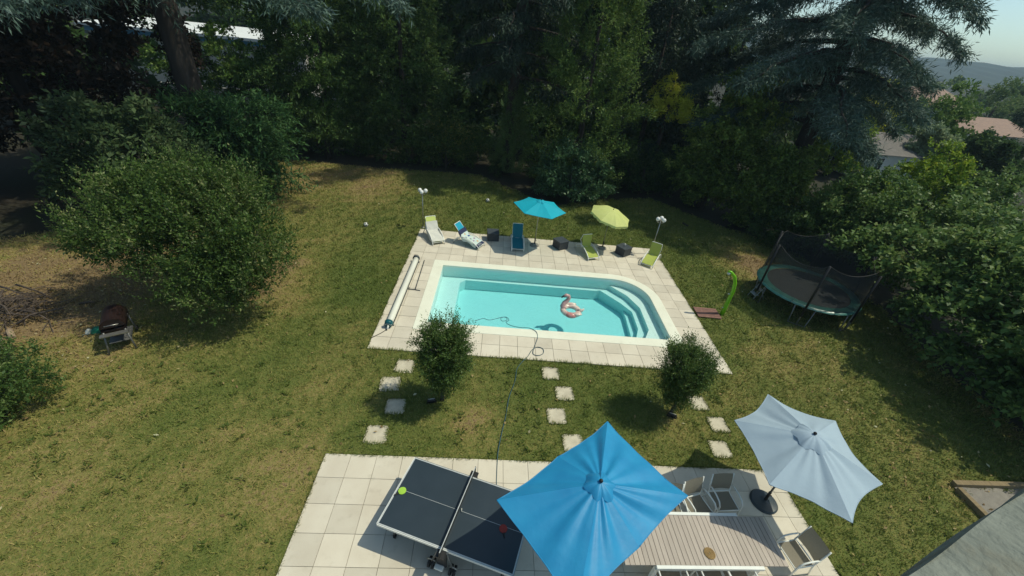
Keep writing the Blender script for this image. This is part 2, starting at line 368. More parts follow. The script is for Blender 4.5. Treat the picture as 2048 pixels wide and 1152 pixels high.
def build_grass():
    n = 1000000
    x = rng.uniform(-21, 17, n); y = rng.uniform(.6, 30, n)
    dist = np.sqrt(x ** 2 + y ** 2 + 81); keep = rng.random(n) < np.minimum(1, (15 / dist) ** 1.6)
    x, y, dist = x[keep], y[keep], dist[keep]
    keep = in_poly(x + .25 * fbm(x, y, .5, 3, 8), y + .25 * fbm(x, y, .5, 3, 9), LAWN)
    du, dv = (x - DO.x) * DU.x + (y - DO.y) * DU.y, (x - DO.x) * DV.x + (y - DO.y) * DV.y
    keep &= ~((du > -.0) & (du < DW - .0) & (dv > -.0) & (dv < DD - .0))
    tu, tv = (x - TO.x) * TU.x + (y - TO.y) * TU.y, (x - TO.x) * TV.x + (y - TO.y) * TV.y
    keep &= ~((tu > .0) & (tu < TS * TNC) & (tv > .0) & (tv < TS * TNR))
    for s in STONE_W: keep &= ~((np.abs((x - s.x) * TU.x + (y - s.y) * TU.y) < .225) & (np.abs((x - s.x) * TV.x + (y - s.y) * TV.y) < .225))
    keep &= ~((np.abs(x - 7.93) < .5) & (np.abs(y - 13.95) < .33))
    keep &= ~((x > 12.1) & (y < 7.0))
    d0 = dryness(x, y); clump = fbm(x, y, 1.6, 3, 31)
    keep &= rng.random(len(x)) < np.clip(1.12 - .55 * d0 + .3 * clump, .12, 1)
    x, y, dist, d0, clump = x[keep], y[keep], dist[keep], d0[keep], clump[keep]; lean_a = rng.uniform(0, 6.283, len(x)); lean_l = rng.uniform(.2, 1.3, len(x))
    edges = []
    def edge(a, b, inward, per):      # tufts rooted just outside the paving, hanging over it
        L_ = (b - a).length; m_ = int(L_ * per); t = rng.random(m_); w_ = np.sin(t * L_ * 3.1 + L_) * .5 + np.sin(t * L_ * 8.3) * .5
        ok = rng.random(m_) < np.clip(.45 + .5 * w_, .05, 1); t = t[ok]; o_ = rng.uniform(-.005, .05, len(t))
        edges.append((a.x + (b.x - a.x) * t - inward.x * o_, a.y + (b.y - a.y) * t - inward.y * o_, np.full(len(t), math.atan2(inward.y, inward.x)) + rng.normal(0, .6, len(t))))
    edge(D(0, 0), D(DW, 0), DV, 260); edge(D(0, 0), D(0, DD), DU, 160); edge(D(0, DD), D(DW, DD), -DV, 120); edge(D(DW, 0), D(DW, DD), -DU, 160)
    te = TO + TU * TS * TNC; edge(TO, te, TV, 320); edge(TO, TO + TV * TS * 7, TU, 320); edge(te, te + TV * TS * 7, -TU, 320)
    for s in STONE_W:
        for p, q_ in ((TU, TV), (-TU, TV), (TV, TU), (-TV, TU)): edge(s - p * .265 - q_ * .26, s - p * .265 + q_ * .26, p, 170)
    ex, ey, ea = (np.concatenate([e[i] for e in edges]) for i in range(3))
    x = np.concatenate([x, ex]); y = np.concatenate([y, ey]); dist = np.sqrt(x ** 2 + y ** 2 + 81); d0 = np.concatenate([d0, dryness(ex, ey) * .8]); clump = np.concatenate([clump, np.full(len(ex), .35)])
    lean_a = np.concatenate([lean_a, ea]); lean_l = np.concatenate([lean_l, rng.uniform(.5, 1.5, len(ex))]); k = len(x)
    dry = np.clip(d0 + rng.normal(0, .20, k) - .30 * clump, 0, 1)
    h = rng.uniform(.03, .08, k) * np.clip(1 + 1.0 * clump, .35, 2) * (dist / 14) ** .3; wd = rng.uniform(.006, .013, k) * (dist / 13)
    th = rng.uniform(0, 6.283, k); ln = lean_l * h; lt = lean_a
    z = np.full(k, -.006)
    A = np.stack([x - wd * np.cos(th), y - wd * np.sin(th), z], -1); B = np.stack([x + wd * np.cos(th), y + wd * np.sin(th), z], -1)
    T = np.stack([x + ln * np.cos(lt), y + ln * np.sin(lt), h], -1)
    V = np.stack([A, B, T], 1).reshape(-1, 3)
    o = np_mesh('grass', V, np.arange(3 * k).reshape(-1, 3), ground_cols('grass_blade', True))
    tag(o, 'short patchy grass, green and straw coloured, over the whole garden', 'grass', kind='stuff')
    a = o.data.attributes.new('dry', 'FLOAT', 'POINT'); a.data.foreach_set('value', np.repeat(dry, 3).astype(np.float32))
build_grass()

def unit(a): return a / (np.linalg.norm(a, axis=-1, keepdims=True) + 1e-9)
def leaf_geo(P, Dr, Nn, L, Wd, fold=.12):
    S = unit(np.cross(Dr, Nn)); Nn = np.cross(S, Dr); L = L[:, None]; Wd = Wd[:, None]
    v = np.stack([P, P + Dr * L * .45 + S * Wd * .5 + Nn * Wd * fold, P + Dr * L, P + Dr * L * .45 - S * Wd * .5 + Nn * Wd * fold], 1)
    return v.reshape(-1, 3), np.arange(len(P) * 4).reshape(-1, 4)
def build_weeds():
    n = 9000; r = np.random.default_rng(123); x = r.uniform(-20, 16.5, n); y = r.uniform(1, 29, n)
    k = in_poly(x, y, LAWN) & (r.random(n) < np.clip(.45 + .9 * fbm(x, y, .55, 3, 61), .03, 1)) & (dryness(x, y) < .75)
    du, dv = (x - DO.x) * DU.x + (y - DO.y) * DU.y, (x - DO.x) * DV.x + (y - DO.y) * DV.y; k &= ~((du > -.12) & (du < DW + .12) & (dv > -.12) & (dv < DD + .12))
    tu, tv = (x - TO.x) * TU.x + (y - TO.y) * TU.y, (x - TO.x) * TV.x + (y - TO.y) * TV.y; k &= ~((tu > -.1) & (tu < TS * TNC + .1) & (tv > -.1))
    for s in STONE_W: k &= (x - s.x) ** 2 + (y - s.y) ** 2 > .14
    x, y = x[k], y[k]; n = len(x); m = 9; th = r.uniform(0, 6.283, (n, m)); R_ = r.uniform(0, .05, (n, m)) ; sc_ = r.uniform(.6, 1.5, (n, 1))
    P = np.stack([x[:, None] + R_ * np.cos(th), y[:, None] + R_ * np.sin(th), np.full((n, m), .01)], -1).reshape(-1, 3)
    Dr = unit(np.stack([np.cos(th), np.sin(th), r.uniform(.2, 1.1, (n, m))], -1)).reshape(-1, 3); Nn = unit(r.normal(0, .3, (n * m, 3)) + [0, 0, 1])
    V, Q = leaf_geo(P, Dr, Nn, (sc_ * r.uniform(.05, .10, (n, m))).ravel(), (sc_ * r.uniform(.02, .04, (n, m))).ravel())
    o = np_mesh('lawn_weeds', V, Q, leaf_mat('leaf_weed', (.042, .062, .015), (.075, .092, .022), (.11, .115, .035))); tag(o, 'tufts of clover and broad weeds all over the lawn', 'weeds', kind='stuff')
build_weeds()

# ------------------------------------------------------------------ pool
def build_pool():
    ins = pool_outline(0)
    deck = ring_solid(pool_outline(.03), [(.0, .0), (DW, 0), (DW, DD), (0, DD)], -.3, .006).build('pool_deck', M['mortar'], loc=DO); deck.rotation_euler.z = DA; tag(deck, kind='structure')
    nu, nv = 20, 15; tu, tv = DW / nu, DD / nv; g = .006
    full = MB().box((0, 0, .011), (tu - g * 2, tv - g * 2, .03)); fm = None
    cut = pool_outline(.36)
    for i in range(nu):
        for j in range(nv):
            x0, x1, y0, y1 = i * tu + g, (i + 1) * tu - g, j * tv + g, (j + 1) * tv - g
            cs = [(x0, y0), (x1, y0), (x1, y1), (x0, y1)]
            inside = in_poly(np.array([c[0] for c in cs]), np.array([c[1] for c in cs]), cut)
            if inside.all(): continue
            zo = random.uniform(-.003, .003)
            if not inside.any():
                if fm is None:
                    o = full.build('tile', M['tile'], deck, bevel=0); fm = o.data
                else: o = link('tile', fm, None, deck)
                o.location = ((x0 + x1) / 2, (y0 + y1) / 2, zo); o.rotation_euler = (0, 0, random.uniform(-.005, .005))
            else:
                m = MB(); K = 8; first = True
                for a in range(K):
                    for b in range(K):
                        cx, cy = x0 + (x1 - x0) * (a + .5) / K, y0 + (y1 - y0) * (b + .5) / K
                        if not in_poly(np.array([cx]), np.array([cy]), cut)[0]: m.box((cx, cy, .011 + zo), ((x1 - x0) / K, (y1 - y0) / K, .03))
                if m.v: m.build('tile', M['tile'], deck)
    # basin
    n = len(ins); b = MB(); vs = [(x, y, .02) for x, y in ins] + [(x, y, -1.0) for x, y in ins]
    b.add(vs, [(i, (i + 1) % n, n + (i + 1) % n, n + i) for i in range(n)] + [tuple(range(n, 2 * n))])
    basin = b.build('swimming_pool', M['liner'], loc=DO); basin.rotation_euler.z = DA; tag(basin, kind='structure')
    cp = ring_solid(pool_outline(-.012), COP_OUT, -.04, .045).build('coping', M['coping'], basin, bevel=.012)
    # ledge round the left end and the far side, then the steps at the right end
    F = lambda q, z: dl(G(1160 + q[0] / 5.009, 540 + q[1] / 5.009, z))
    zl = -.53
    fr = [F(q, zl) for q in ((200, 205), (400, 330), (520, 420), (582, 590))]; e = F((500, 685), zl)
    arc = [p for p in pool_outline(-.004)]
    right_wall = [p for p in arc if p[0] > 8.9 and p[1] > 1.5]            # near right, round the arc
    near_end = (e[0], 1.545)
    ledge = [(1.605, 1.545), (2.4, 1.545), (2.4, 5.14), (2.62, 5.40)] + [(fr[0][0] - .25, 5.385)] + fr + [near_end] + right_wall + [(1.605, 5.575)]
    MB().prism(ledge, -.995, zl).build('ledge', M['liner'], basin)
    def step(front, z, name='step'):
        f = [F(q, z) for q in front]; f0 = f[0]; f1 = f[-1]
        poly = f[:-1] + [(f1[0], 1.55)] + [p for p in right_wall if p[0] > f1[0] + .02 and (p[0] > f0[0] + .02 or p[1] < 4)]
        MB().prism([(x, min(y, 5.57)) for x, y in poly], -.99, z).build(name, M['liner'], basin)
    step([(290, 148), (470, 258), (600, 380), (690, 600), (600, 692)], -.30)
    t1 = [F(q, -.765) for q in ((415, 383), (455, 470), (500, 682))]
    MB().prism([t1[0], t1[1], (t1[2][0], 1.55), (t1[2][0] + .4, 1.55), (t1[0][0] + .45, t1[0][1])], -.993, -.765).build('step', M['liner'], basin)
    # water
    wm = bpy.data.materials.new('pool_water'); wm.use_nodes = True; N = wm.node_tree.nodes; L = wm.node_tree.links; N.remove(N['Principled BSDF'])
    tr = N.new('ShaderNodeBsdfTransparent'); gl = N.new('ShaderNodeBsdfGlossy'); gl.inputs['Roughness'].default_value = .03
    fr_ = N.new('ShaderNodeFresnel'); fr_.inputs[0].default_value = 1.33; ms = N.new('ShaderNodeMixShader')
    tc = N.new('ShaderNodeTexCoord'); nz = N.new('ShaderNodeTexNoise'); nz.inputs['Scale'].default_value = 5; nz.inputs['Detail'].default_value = 3; L.new(tc.outputs['Object'], nz.inputs[0])
    bp = N.new('ShaderNodeBump'); bp.inputs['Strength'].default_value = .8; bp.inputs['Distance'].default_value = .06; L.new(nz.outputs[0], bp.inputs['Height'])
    L.new(bp.outputs[0], gl.inputs['Normal']); L.new(bp.outputs[0], fr_.inputs['Normal'])
    L.new(fr_.outputs[0], ms.inputs[0]); L.new(tr.outputs[0], ms.inputs[1]); L.new(gl.outputs[0], ms.inputs[2])
    va = N.new('ShaderNodeVolumeAbsorption'); va.inputs[0].default_value = (.03, .835, .91, 1); va.inputs[1].default_value = .47
    L.new(ms.outputs[0], N['Material Output'].inputs[0]); L.new(va.outputs[0], N['Material Output'].inputs[1])
    wt = MB().prism(pool_outline(.015), -1.03, -.105).build('pool_water', wm, loc=DO); wt.rotation_euler.z = DA; tag(wt, kind='structure')
build_pool()

def build_terrace():
    W_, H_ = TS * TNC, TS * TNR
    t = MB().box((W_ / 2, -H_ / 2, -.147), (W_ - .01, H_ - .01, .30)).build('terrace', M['mortar'], loc=TO); t.rotation_euler.z = TA; tag(t, kind='structure')
    fm = None
    for i in range(19):
        for j in range(TNR):
            wd = TS if i < 18 else TS * .6; zo = random.uniform(-.002, .002)
            if i < 18 and fm is not None: o = link('tile', fm, None, t)
            else:
                o = MB().box((0, 0, .008), (wd - .009, TS - .009, .034)).build('tile', M['tile'], t)
                if i < 18: fm = o.data
            o.location = (i * TS + wd / 2, -(j + .5) * TS, zo); o.rotation_euler = (random.uniform(-.002, .002), random.uniform(-.002, .002), random.uniform(-.003, .003))
build_terrace()

def build_stones():
    where = ['just left of the left round tree, nearest the pool', 'second from the pool in the left row, half shaded', 'left of the left round tree, lying in its shadow', 'nearest the terrace in the left row, before the tennis table',
             'in the middle row, nearest the pool edge', 'second from the pool in the middle row', 'third from the pool in the middle row', 'partly hidden behind the corner of the blue parasol',
             'beside the foot of the right round tree', 'second from the pool in the right row', 'nearest the terrace in the right row, beside the pale parasol']
    for i, s in enumerate(STONE_W):
        m = MB(); n = 44; poly = []; k = random.uniform(.272, .292)
        for j in range(n):
            t = 2 * math.pi * j / n; c, sn = math.cos(t), math.sin(t); r = k / max(abs(c), abs(sn)) * (1 - .05 * (abs(math.sin(2 * t)) ** 6)) + random.uniform(-.022, .012)
            poly.append((r * c, r * sn))
        m.prism(poly, -.03, .010 + random.uniform(0, .005))
        o = m.build('stepping_stone', M['stone'], loc=s); o.rotation_euler.z = TA + random.uniform(-.06, .06)
        tag(o, 'pale square stepping stone ' + where[i], 'stepping stone', 'stepping stones across the lawn')
build_stones()

# ------------------------------------------------------------------ vegetation
def crown_points(lobes, n, shell=.5, lump=.22, seed=0, up=.25, freq=2.2, cl=.24, per=15):
    """twig bases and directions: boughs (clusters) spread through the lobes' volume, denser towards the outside, twigs round each bough"""
    r = np.random.default_rng(seed); lob = np.array([l[:6] for l in lobes], float)
    a = lob[:, 3] * lob[:, 4] + lob[:, 4] * lob[:, 5] + lob[:, 3] * lob[:, 5]
    nc = max(8, n // per); k = r.choice(len(lob), nc, p=a / a.sum()); l = lob[k]
    d = unit(r.normal(size=(nc, 3))); lump_f = 1 + lump * (np.sin(d[:, 0] * freq * 3 + k * 1.7) * np.sin(d[:, 1] * freq * 3.3 + k * 2.1) + .7 * np.sin(d[:, 2] * freq * 4 + d[:, 0] * freq * 3.1 + k))
    rad = (shell + (1 - shell) * np.sqrt(r.random(nc))) * lump_f - cl * .5
    Cc = l[:, :3] + d * l[:, 3:6] * rad[:, None]; nrm = unit(d / l[:, 3:6]); size = l[:, 3:6].mean(1) * cl * r.uniform(.6, 1.35, nc)
    j = r.integers(0, nc, n); off = r.normal(size=(n, 3)); off = unit(off) * (r.random((n, 1)) ** .5) * size[j][:, None]; off[:, 2] *= .7
    P = Cc[j] + off
    T = unit(nrm[j] * .7 + off / (size[j][:, None] + 1e-6) * .6 + np.array([0, 0, up]) + r.normal(0, .3, (n, 3)))
    return P, T
def twig_leaves(P, T, n_per, tl, ll, asp=.45, droop=0., spread=1.0, seed=0, jit=.3, flat=.5):
    r = np.random.default_rng(seed); n = len(P)
    k = np.arange(n_per); t = ((k + .5) / n_per)[None, :, None]
    side = unit(np.cross(T, r.normal(size=(n, 3)))); b = np.cross(T, side)
    ang = (k * 2.4)[None, :, None] + r.uniform(0, 6.28, (n, 1, 1))
    lat = side[:, None] * np.cos(ang) + b[:, None] * np.sin(ang)
    tls = tl * r.uniform(.6, 1.3, (n, 1, 1))
    pos = P[:, None] + T[:, None] * t * tls; pos[..., 2] -= droop * (t[..., 0] * tls[..., 0]) ** 2
    Dr = unit(T[:, None] * (1 - .3 * spread) + lat * spread + r.normal(0, jit, (n, n_per, 3)) - np.array([0, 0, droop * .6]))
    Nn = unit(lat * (1 - flat) + np.array([0, 0, 1.]) * flat + r.normal(0, .35, (n, n_per, 3)))
    L = ll * r.uniform(.6, 1.25, (n, n_per))
    return pos.reshape(-1, 3), Dr.reshape(-1, 3), Nn.reshape(-1, 3), L.ravel(), (L * asp).ravel()
def crown(name, lobes, n, n_per, tl, ll, m, parent, asp=.45, shell=.5, lump=.22, up=.25, droop=0., seed=0, zmin=.05, spread=1., freq=2.2, flat=.5, keep=None):
    P, T = crown_points(lobes, n, shell, lump, seed, up, freq)
    ok = P[:, 2] > zmin
    if keep is not None: ok &= keep(P)
    P, T = P[ok], T[ok]
    g = twig_leaves(P, T, n_per, tl, ll, asp, droop, spread, seed + 5, flat=flat)
    V, Q = leaf_geo(*g); V[:, 2] = np.maximum(V[:, 2], .01)
    return np_mesh(name, V, Q, m, parent)
def trunk(parent, pts, r, m='bark', limbs=(), name='trunk'):
    b = MB(); b.tube(pts, r, 10); o = b.build(name, M[m], parent, True)
    for i, (p, rr) in enumerate(limbs):
        MB().tube(p, rr, 6).build('limb', M[m], o, True)
    return o

LM = {
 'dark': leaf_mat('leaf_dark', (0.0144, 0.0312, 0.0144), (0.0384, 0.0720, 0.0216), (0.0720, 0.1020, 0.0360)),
 'thuja': leaf_mat('leaf_thuja', (0.0182, 0.0390, 0.0156), (0.0468, 0.0858, 0.0260), (0.0715, 0.1105, 0.0364)),
 'mid': leaf_mat('leaf_mid', (0.0264, 0.0576, 0.0168), (0.0660, 0.1176, 0.0288), (0.1200, 0.1680, 0.0480)),
 'osman': leaf_mat('leaf_osmanthus', (.020, .042, .012), (.056, .088, .022), (.13, .145, .06), rough=.42, patch=.6),
 'grey': leaf_mat('leaf_greygreen', (.022, .040, .019), (.052, .075, .034), (.09, .115, .06)),
 'fern': leaf_mat('leaf_fern', (.018, .048, .020), (.046, .094, .034), (.07, .12, .045)),
 'hazel': leaf_mat('leaf_hazel', (.034, .066, .022), (.084, .130, .040), (.15, .19, .075), rough=.45),
 'lime': leaf_mat('leaf_bright', (.06, .11, .014), (.13, .18, .022), (.20, .22, .03)),
 'gold': leaf_mat('leaf_gold', (0.2250, 0.2550, 0.0300), (0.5100, 0.4800, 0.0600)),
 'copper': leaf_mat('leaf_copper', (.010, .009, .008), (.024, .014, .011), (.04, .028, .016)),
 'cedar': leaf_mat('needle_cedar', (.026, .046, .042), (.062, .092, .084), (.10, .135, .125), trans=.12, rough=.6),
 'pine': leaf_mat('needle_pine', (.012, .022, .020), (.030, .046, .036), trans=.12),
 'young': leaf_mat('needle_young', (0.0460, 0.0828, 0.0299), (0.1035, 0.1495, 0.0552), (0.1495, 0.1955, 0.0805)),
 'cyp': leaf_mat('leaf_cypress', (0.0275, 0.0525, 0.0150), (0.0625, 0.1025, 0.0275), (0.1063, 0.1438, 0.0438)),
 'laurel': leaf_mat('leaf_laurel', (0.0225, 0.0525, 0.0275), (0.0575, 0.1100, 0.0525), (0.1125, 0.1750, 0.1000), rough=.4, spec=.3),
 'photinia': leaf_mat('leaf_photinia', (0.0260, 0.0520, 0.0182), (0.0715, 0.1040, 0.0286), (0.2080, 0.1820, 0.0520)),
 'privet': leaf_mat('leaf_privet', (.024, .050, .014), (.062, .095, .026), (.12, .15, .05), rough=.45, spec=.25),
 'holly': leaf_mat('leaf_holly', (0.0400, 0.0675, 0.0175), (0.1063, 0.1438, 0.0350), (0.1875, 0.2125, 0.0562)),
 'far': leaf_mat('leaf_far', (.035, .062, .026), (.075, .115, .042), (.12, .15, .06)),
 'silver': leaf_mat('leaf_silver', (.10, .13, .08), (.20, .23, .15)),
}

def round_tree(loc, label, h0, h1, rx, off, seed):
    t = thing('round_tree', label, 'tree', loc, group='small round trees on the lawn')
    t.scale = (.88, .88, .93); zc = (h0 + h1) / 2; ox, oy = off
    pts = [(0, 0, -.05), (.02, .01, .35), (ox * .4, oy * .4, .8), (ox * .8, oy * .8, zc)]
    tr = trunk(t, pts, [.07, .055, .05, .03], 'grey_bark', [([(ox * .3, 0, .55), (ox + .35 * math.cos(a), oy + .35 * math.sin(a), zc + .2), (ox + .55 * math.cos(a), oy + .55 * math.sin(a), h1 - .5)], [.035, .02, .008]) for a in (0, 1.3, 2.6, 3.9, 5.2)])
    lobes = [(ox, oy, zc + .1, rx * .74, rx * .74, (h1 - h0) / 2 * .80), (ox, oy, zc + .38, rx * .76, rx * .76, (h1 - h0) / 2 * .58), (ox * .8, oy, h0 + .5, rx * .42, rx * .42, .5)]
    V = crown('crown', lobes, 2300, 9, .24, .078, LM['privet'], t, .42, shell=.35, lump=.24, up=.45, seed=seed, zmin=h0, spread=.9)
    # longer shoots standing out of the outline
    P, T = crown_points(lobes[:2], 620, .93, .08, seed + 3, .9, cl=.1, per=3); ok = P[:, 2] > h0 + .5; P, T = P[ok], T[ok]
    Vv, Q = leaf_geo(*twig_leaves(P, T, 12, .46, .06, .40, spread=.7, seed=seed + 4)); np_mesh('shoots', Vv, Q, LM['privet'], t)
    return t
round_tree(G(884, 800), 'small round tree left of the two on the lawn, before the pool cover roller', .35, 3.0, .88, (.08, 0), 41)
round_tree(G(1342, 826), 'small round tree right of the two on the lawn, behind the pale parasol', .30, 2.68, .88, (-.10, .05), 57)

def shrub(name, label, cat, loc, lobes, n, n_per, tl, ll, mk, seed, bark='bark', stems=3, group=None, **kw):
    t = thing(name, label, cat, loc, group=group)
    h = max(l[2] + l[5] for l in lobes); b = []
    r = random.Random(seed)
    L0 = lobes[0]
    for i in range(stems):
        l = lobes[i % len(lobes)]
        b.append(([(L0[0] * .3, L0[1] * .3, .2), ((L0[0] + l[0]) / 2 * .7, (L0[1] + l[1]) / 2 * .7, l[2] * .5), (l[0] + r.uniform(-.3, .3) * l[3], l[1] + r.uniform(-.3, .3) * l[4], l[2] + .3 * l[5])], [.012 * h + .02, .009 * h + .015, .01]))
    trunk(t, [(L0[0] * .3, L0[1] * .3, -.1), (L0[0] * .3, L0[1] * .3, h * .3), (L0[0] * .6, L0[1] * .6, h * .6)], [.025 * h + .03, .018 * h + .02, .012 * h], bark, b, 'stem')
    crown('crown', lobes, n, n_per, tl, ll, LM[mk], t, seed=seed, **kw)
    return t

# the big spreading bush on the left of the lawn
def big_bush():
    t = thing('large_bush', 'large spreading green bush on the lawn left of the pool', 'bush', (-10.15, 11.25, 0)); t.scale = (.98, .9, .92)
    lob = [(0, 0, 2.9, 2.7, 2.2, 1.75), (-1.9, .3, 3.0, 1.8, 1.6, 1.3), (1.7, -.2, 2.5, 1.7, 1.7, 1.6), (.8, -1.4, 1.75, 1.9, 1.3, 1.05), (-.5, .5, 3.9, 1.8, 1.6, 1.05), (2.1, -1.1, 1.9, 1.15, 1.1, 1.0), (-2.0, -.5, 2.6, 1.4, 1.1, .8), (.9, .3, 3.9, 1.5, 1.4, .9), (1.5, -1.9, 1.2, .9, .8, .6), (-1.3, 1.4, 2.0, 1.6, 1.3, 1.1)]
    tr = trunk(t, [(.5, -.2, -.1), (.5, -.1, .6), (.4, 0, 1.5)], [.16, .13, .09], 'grey_bark',
        [([(.5, -.1, .45), (.5 + 1.0 * math.cos(a), 1.0 * math.sin(a), 1.6), (.3 + rr * math.cos(a), rr * .8 * math.sin(a), 2.7 + .6 * math.sin(a * 3))], [.08, .055, .02]) for a, rr in ((0, 2.0), (.8, 1.9), (1.7, 1.7), (2.6, 2.4), (3.3, 2.6), (4.1, 2.1), (4.9, 1.7), (5.6, 2.0))])
    kp = lambda P: (P[:, 2] > 1.75 - .35 * np.clip(P[:, 0] + .6, -1, 2)) | (P[:, 1] > .9)
    crown('crown', lob, 5200, 9, .42, .125, LM['osman'], t, .48, shell=.38, lump=.2, up=.5, seed=7, zmin=.75, spread=.85, freq=3, keep=kp)
    P, T = crown_points(lob, 2800, .92, .16, 77, 1.3, 3, cl=.16, per=5); ok = (P[:, 2] > 1.2) & kp(P); P, T = P[ok], T[ok]; T = unit(T + np.array([-.35, .1, .1]))
    Vv, Q = leaf_geo(*twig_leaves(P, T, 14, .72, .088, .45, spread=.7, seed=78)); np_mesh('shoots', Vv, Q, LM['osman'], t)
big_bush()
shrub('clipped_shrub', 'dark leafy shrub at the lower left border, beside the firewood', 'shrub', (-12.3, 6.2, 0), [(0, 0, .75, 1.6, 1.3, .75), (-1, -.6, .95, 1.4, 1.2, .75), (.5, -1.0, .6, 1.1, 1.0, .6)], 2600, 9, .24, .085, 'privet', 12, shell=.5, lump=.12)

# --- tall conifers
def conifer_limbs(t, tr, limbs, mk, needle, dens, droop, seed, bark='bark', hang=.9, n_per=5):
    """limbs: (start, end, sag); sprays hang along side twigs"""
    r = np.random.default_rng(seed); PP = []; DD_ = []; b = MB()
    for s, e, sag in limbs:
        s = np.array(s, float); e = np.array(e, float); L = np.linalg.norm(e - s); k = 9
        ts = np.linspace(0, 1, k); pts = s + (e - s) * ts[:, None]; pts[:, 2] += sag * 4 * ts * (1 - ts) * .5 - sag * .4 * ts ** 2; pts[1:-1, :2] += r.normal(0, .05 * L ** .5, (k - 2, 2))
        MB().tube([Vector(p) for p in pts], list(np.linspace(.022 * L + .02, .012, k)), 6).build('branch', M[bark], tr, True)
        n = int(L * dens); q = np.sort(r.uniform(.12, 1, n)); base = np.stack([np.interp(q, ts, pts[:, i]) for i in range(3)], -1)
        ax = unit((e - s) * np.array([1, 1, .2])); sd_ = unit(np.cross(ax, [0, 0, 1.]))
        sg = r.choice([-1, 1], n)[:, None]; out = unit(sd_ * sg * r.uniform(.3, 1, (n, 1)) + ax * r.uniform(.2, .9, (n, 1)) + np.stack([0 * q, 0 * q, r.normal(0, .15, n)], -1))
        l = (.35 + .27 * L * (1.08 - q)) * r.uniform(.45, 1.2, n)
        m_ = 9
        for j in range(m_):
            f = (j + .6) / m_; p = base + out * (l * f)[:, None]; p[:, 2] -= droop * (l * f) ** 2 + .03
            d = unit(out * (1 - hang * .6) + np.array([0, 0, -hang]) * (.25 + .5 * f) + r.normal(0, .3, (n, 3)))
            PP.append(p); DD_.append(d)
    P = np.concatenate(PP); T = np.concatenate(DD_)
    g = twig_leaves(P, T, n_per, needle * 2.0, needle, .16, droop * .3, .6, seed + 1, flat=.4)
    V, Q = leaf_geo(*g); V[:, 2] = np.maximum(V[:, 2], .05); np_mesh('crown', V, Q, LM[mk], t)

def cedar_left():
    t = thing('cedar_tree', 'tall bare trunked cedar at the left with blue green branch tips hanging into view', 'tree', (-17.4, 22, 0))
    tr = trunk(t, [(0, 0, -.2), (.05, 0, 3), (-.05, .05, 8), (-.1, .1, 14), (0, 0, 20)], [.72, .58, .52, .4, .15])
    L_ = []
    for a, z, l, s in ((-1.35, 9.6, 9.5, .6), (-2.2, 10.2, 9.5, .6), (-.5, 10.4, 10.5, .8), (-.15, 11.0, 11.5, 1.0), (-2.9, 10.6, 8, .6), (.5, 11.6, 8, 1), (1.6, 12, 8, 1), (2.6, 12, 8, 1), (-1.0, 12.2, 9, 1), (-1.8, 12.8, 8.5, 1), (0, 13.5, 8, 1), (3.1, 13.5, 7, 1), (-1.4, 14.6, 6.5, 1), (1, 15, 6, 1), (-.4, 16.2, 5, 1), (2.2, 17, 4, 1)):
        L_.append(((0, 0, z), (l * math.cos(a), l * math.sin(a), z - 1.2), s))
    conifer_limbs(t, tr, L_, 'cedar', .28, 10, .14, 5)
cedar_left()
def cedar_right():
    t = thing('cedar_tree', 'huge dark blue cedar on the right with drooping branches against the sky', 'tree', (16.7, 27, 0))
    tr = trunk(t, [(0, 0, -.2), (.05, 0, 4), (-.1, .0, 9), (-.3, 0, 14), (-.2, 0, 20)], [.55, .48, .42, .33, .12])
    L_ = []; r = random.Random(4)
    for k in range(36):
        z = 5.7 + k * .30 + r.uniform(-.2, .2); a = k * 2.399 + r.uniform(-.3, .3); l = (8.8 if z < 13 else 8.8 - (z - 13) * .8) * r.uniform(.75, 1.1)
        if math.sin(a) < -.1: l *= .82
        if math.cos(a) > .1: l *= .56 if z < 8 else .74
        if z < 8 and math.cos(a) < .2: l *= .55 + .05 * z
        L_.append(((0, 0, z), (l * math.cos(a), l * math.sin(a), z - .5 - .11 * l), .9))
    conifer_limbs(t, tr, L_, 'cedar', .27, 17, .16, 9, n_per=5)
cedar_right()
def pine_mid():
    t = thing('pine_tree', 'slim dark pine trunk behind the young conifer with weeping dark branches', 'tree', (-1.4, 29.5, 0))
    tr = trunk(t, [(0, 0, -.2), (0, 0, 4), (.05, 0, 9), (.15, .0, 14), (.2, 0, 18)], [.42, .36, .31, .24, .1])
    L_ = []; r = random.Random(8)
    for k in range(24):
        z = 6.2 + k * .45; a = k * 2.2 + r.uniform(-.4, .4); l = r.uniform(3.4, 5.4)
        L_.append(((0, 0, z), (l * math.cos(a), l * math.sin(a), z - .6), .5))
    conifer_limbs(t, tr, L_, 'pine', .30, 11, .25, 19, hang=1.5)
pine_mid()
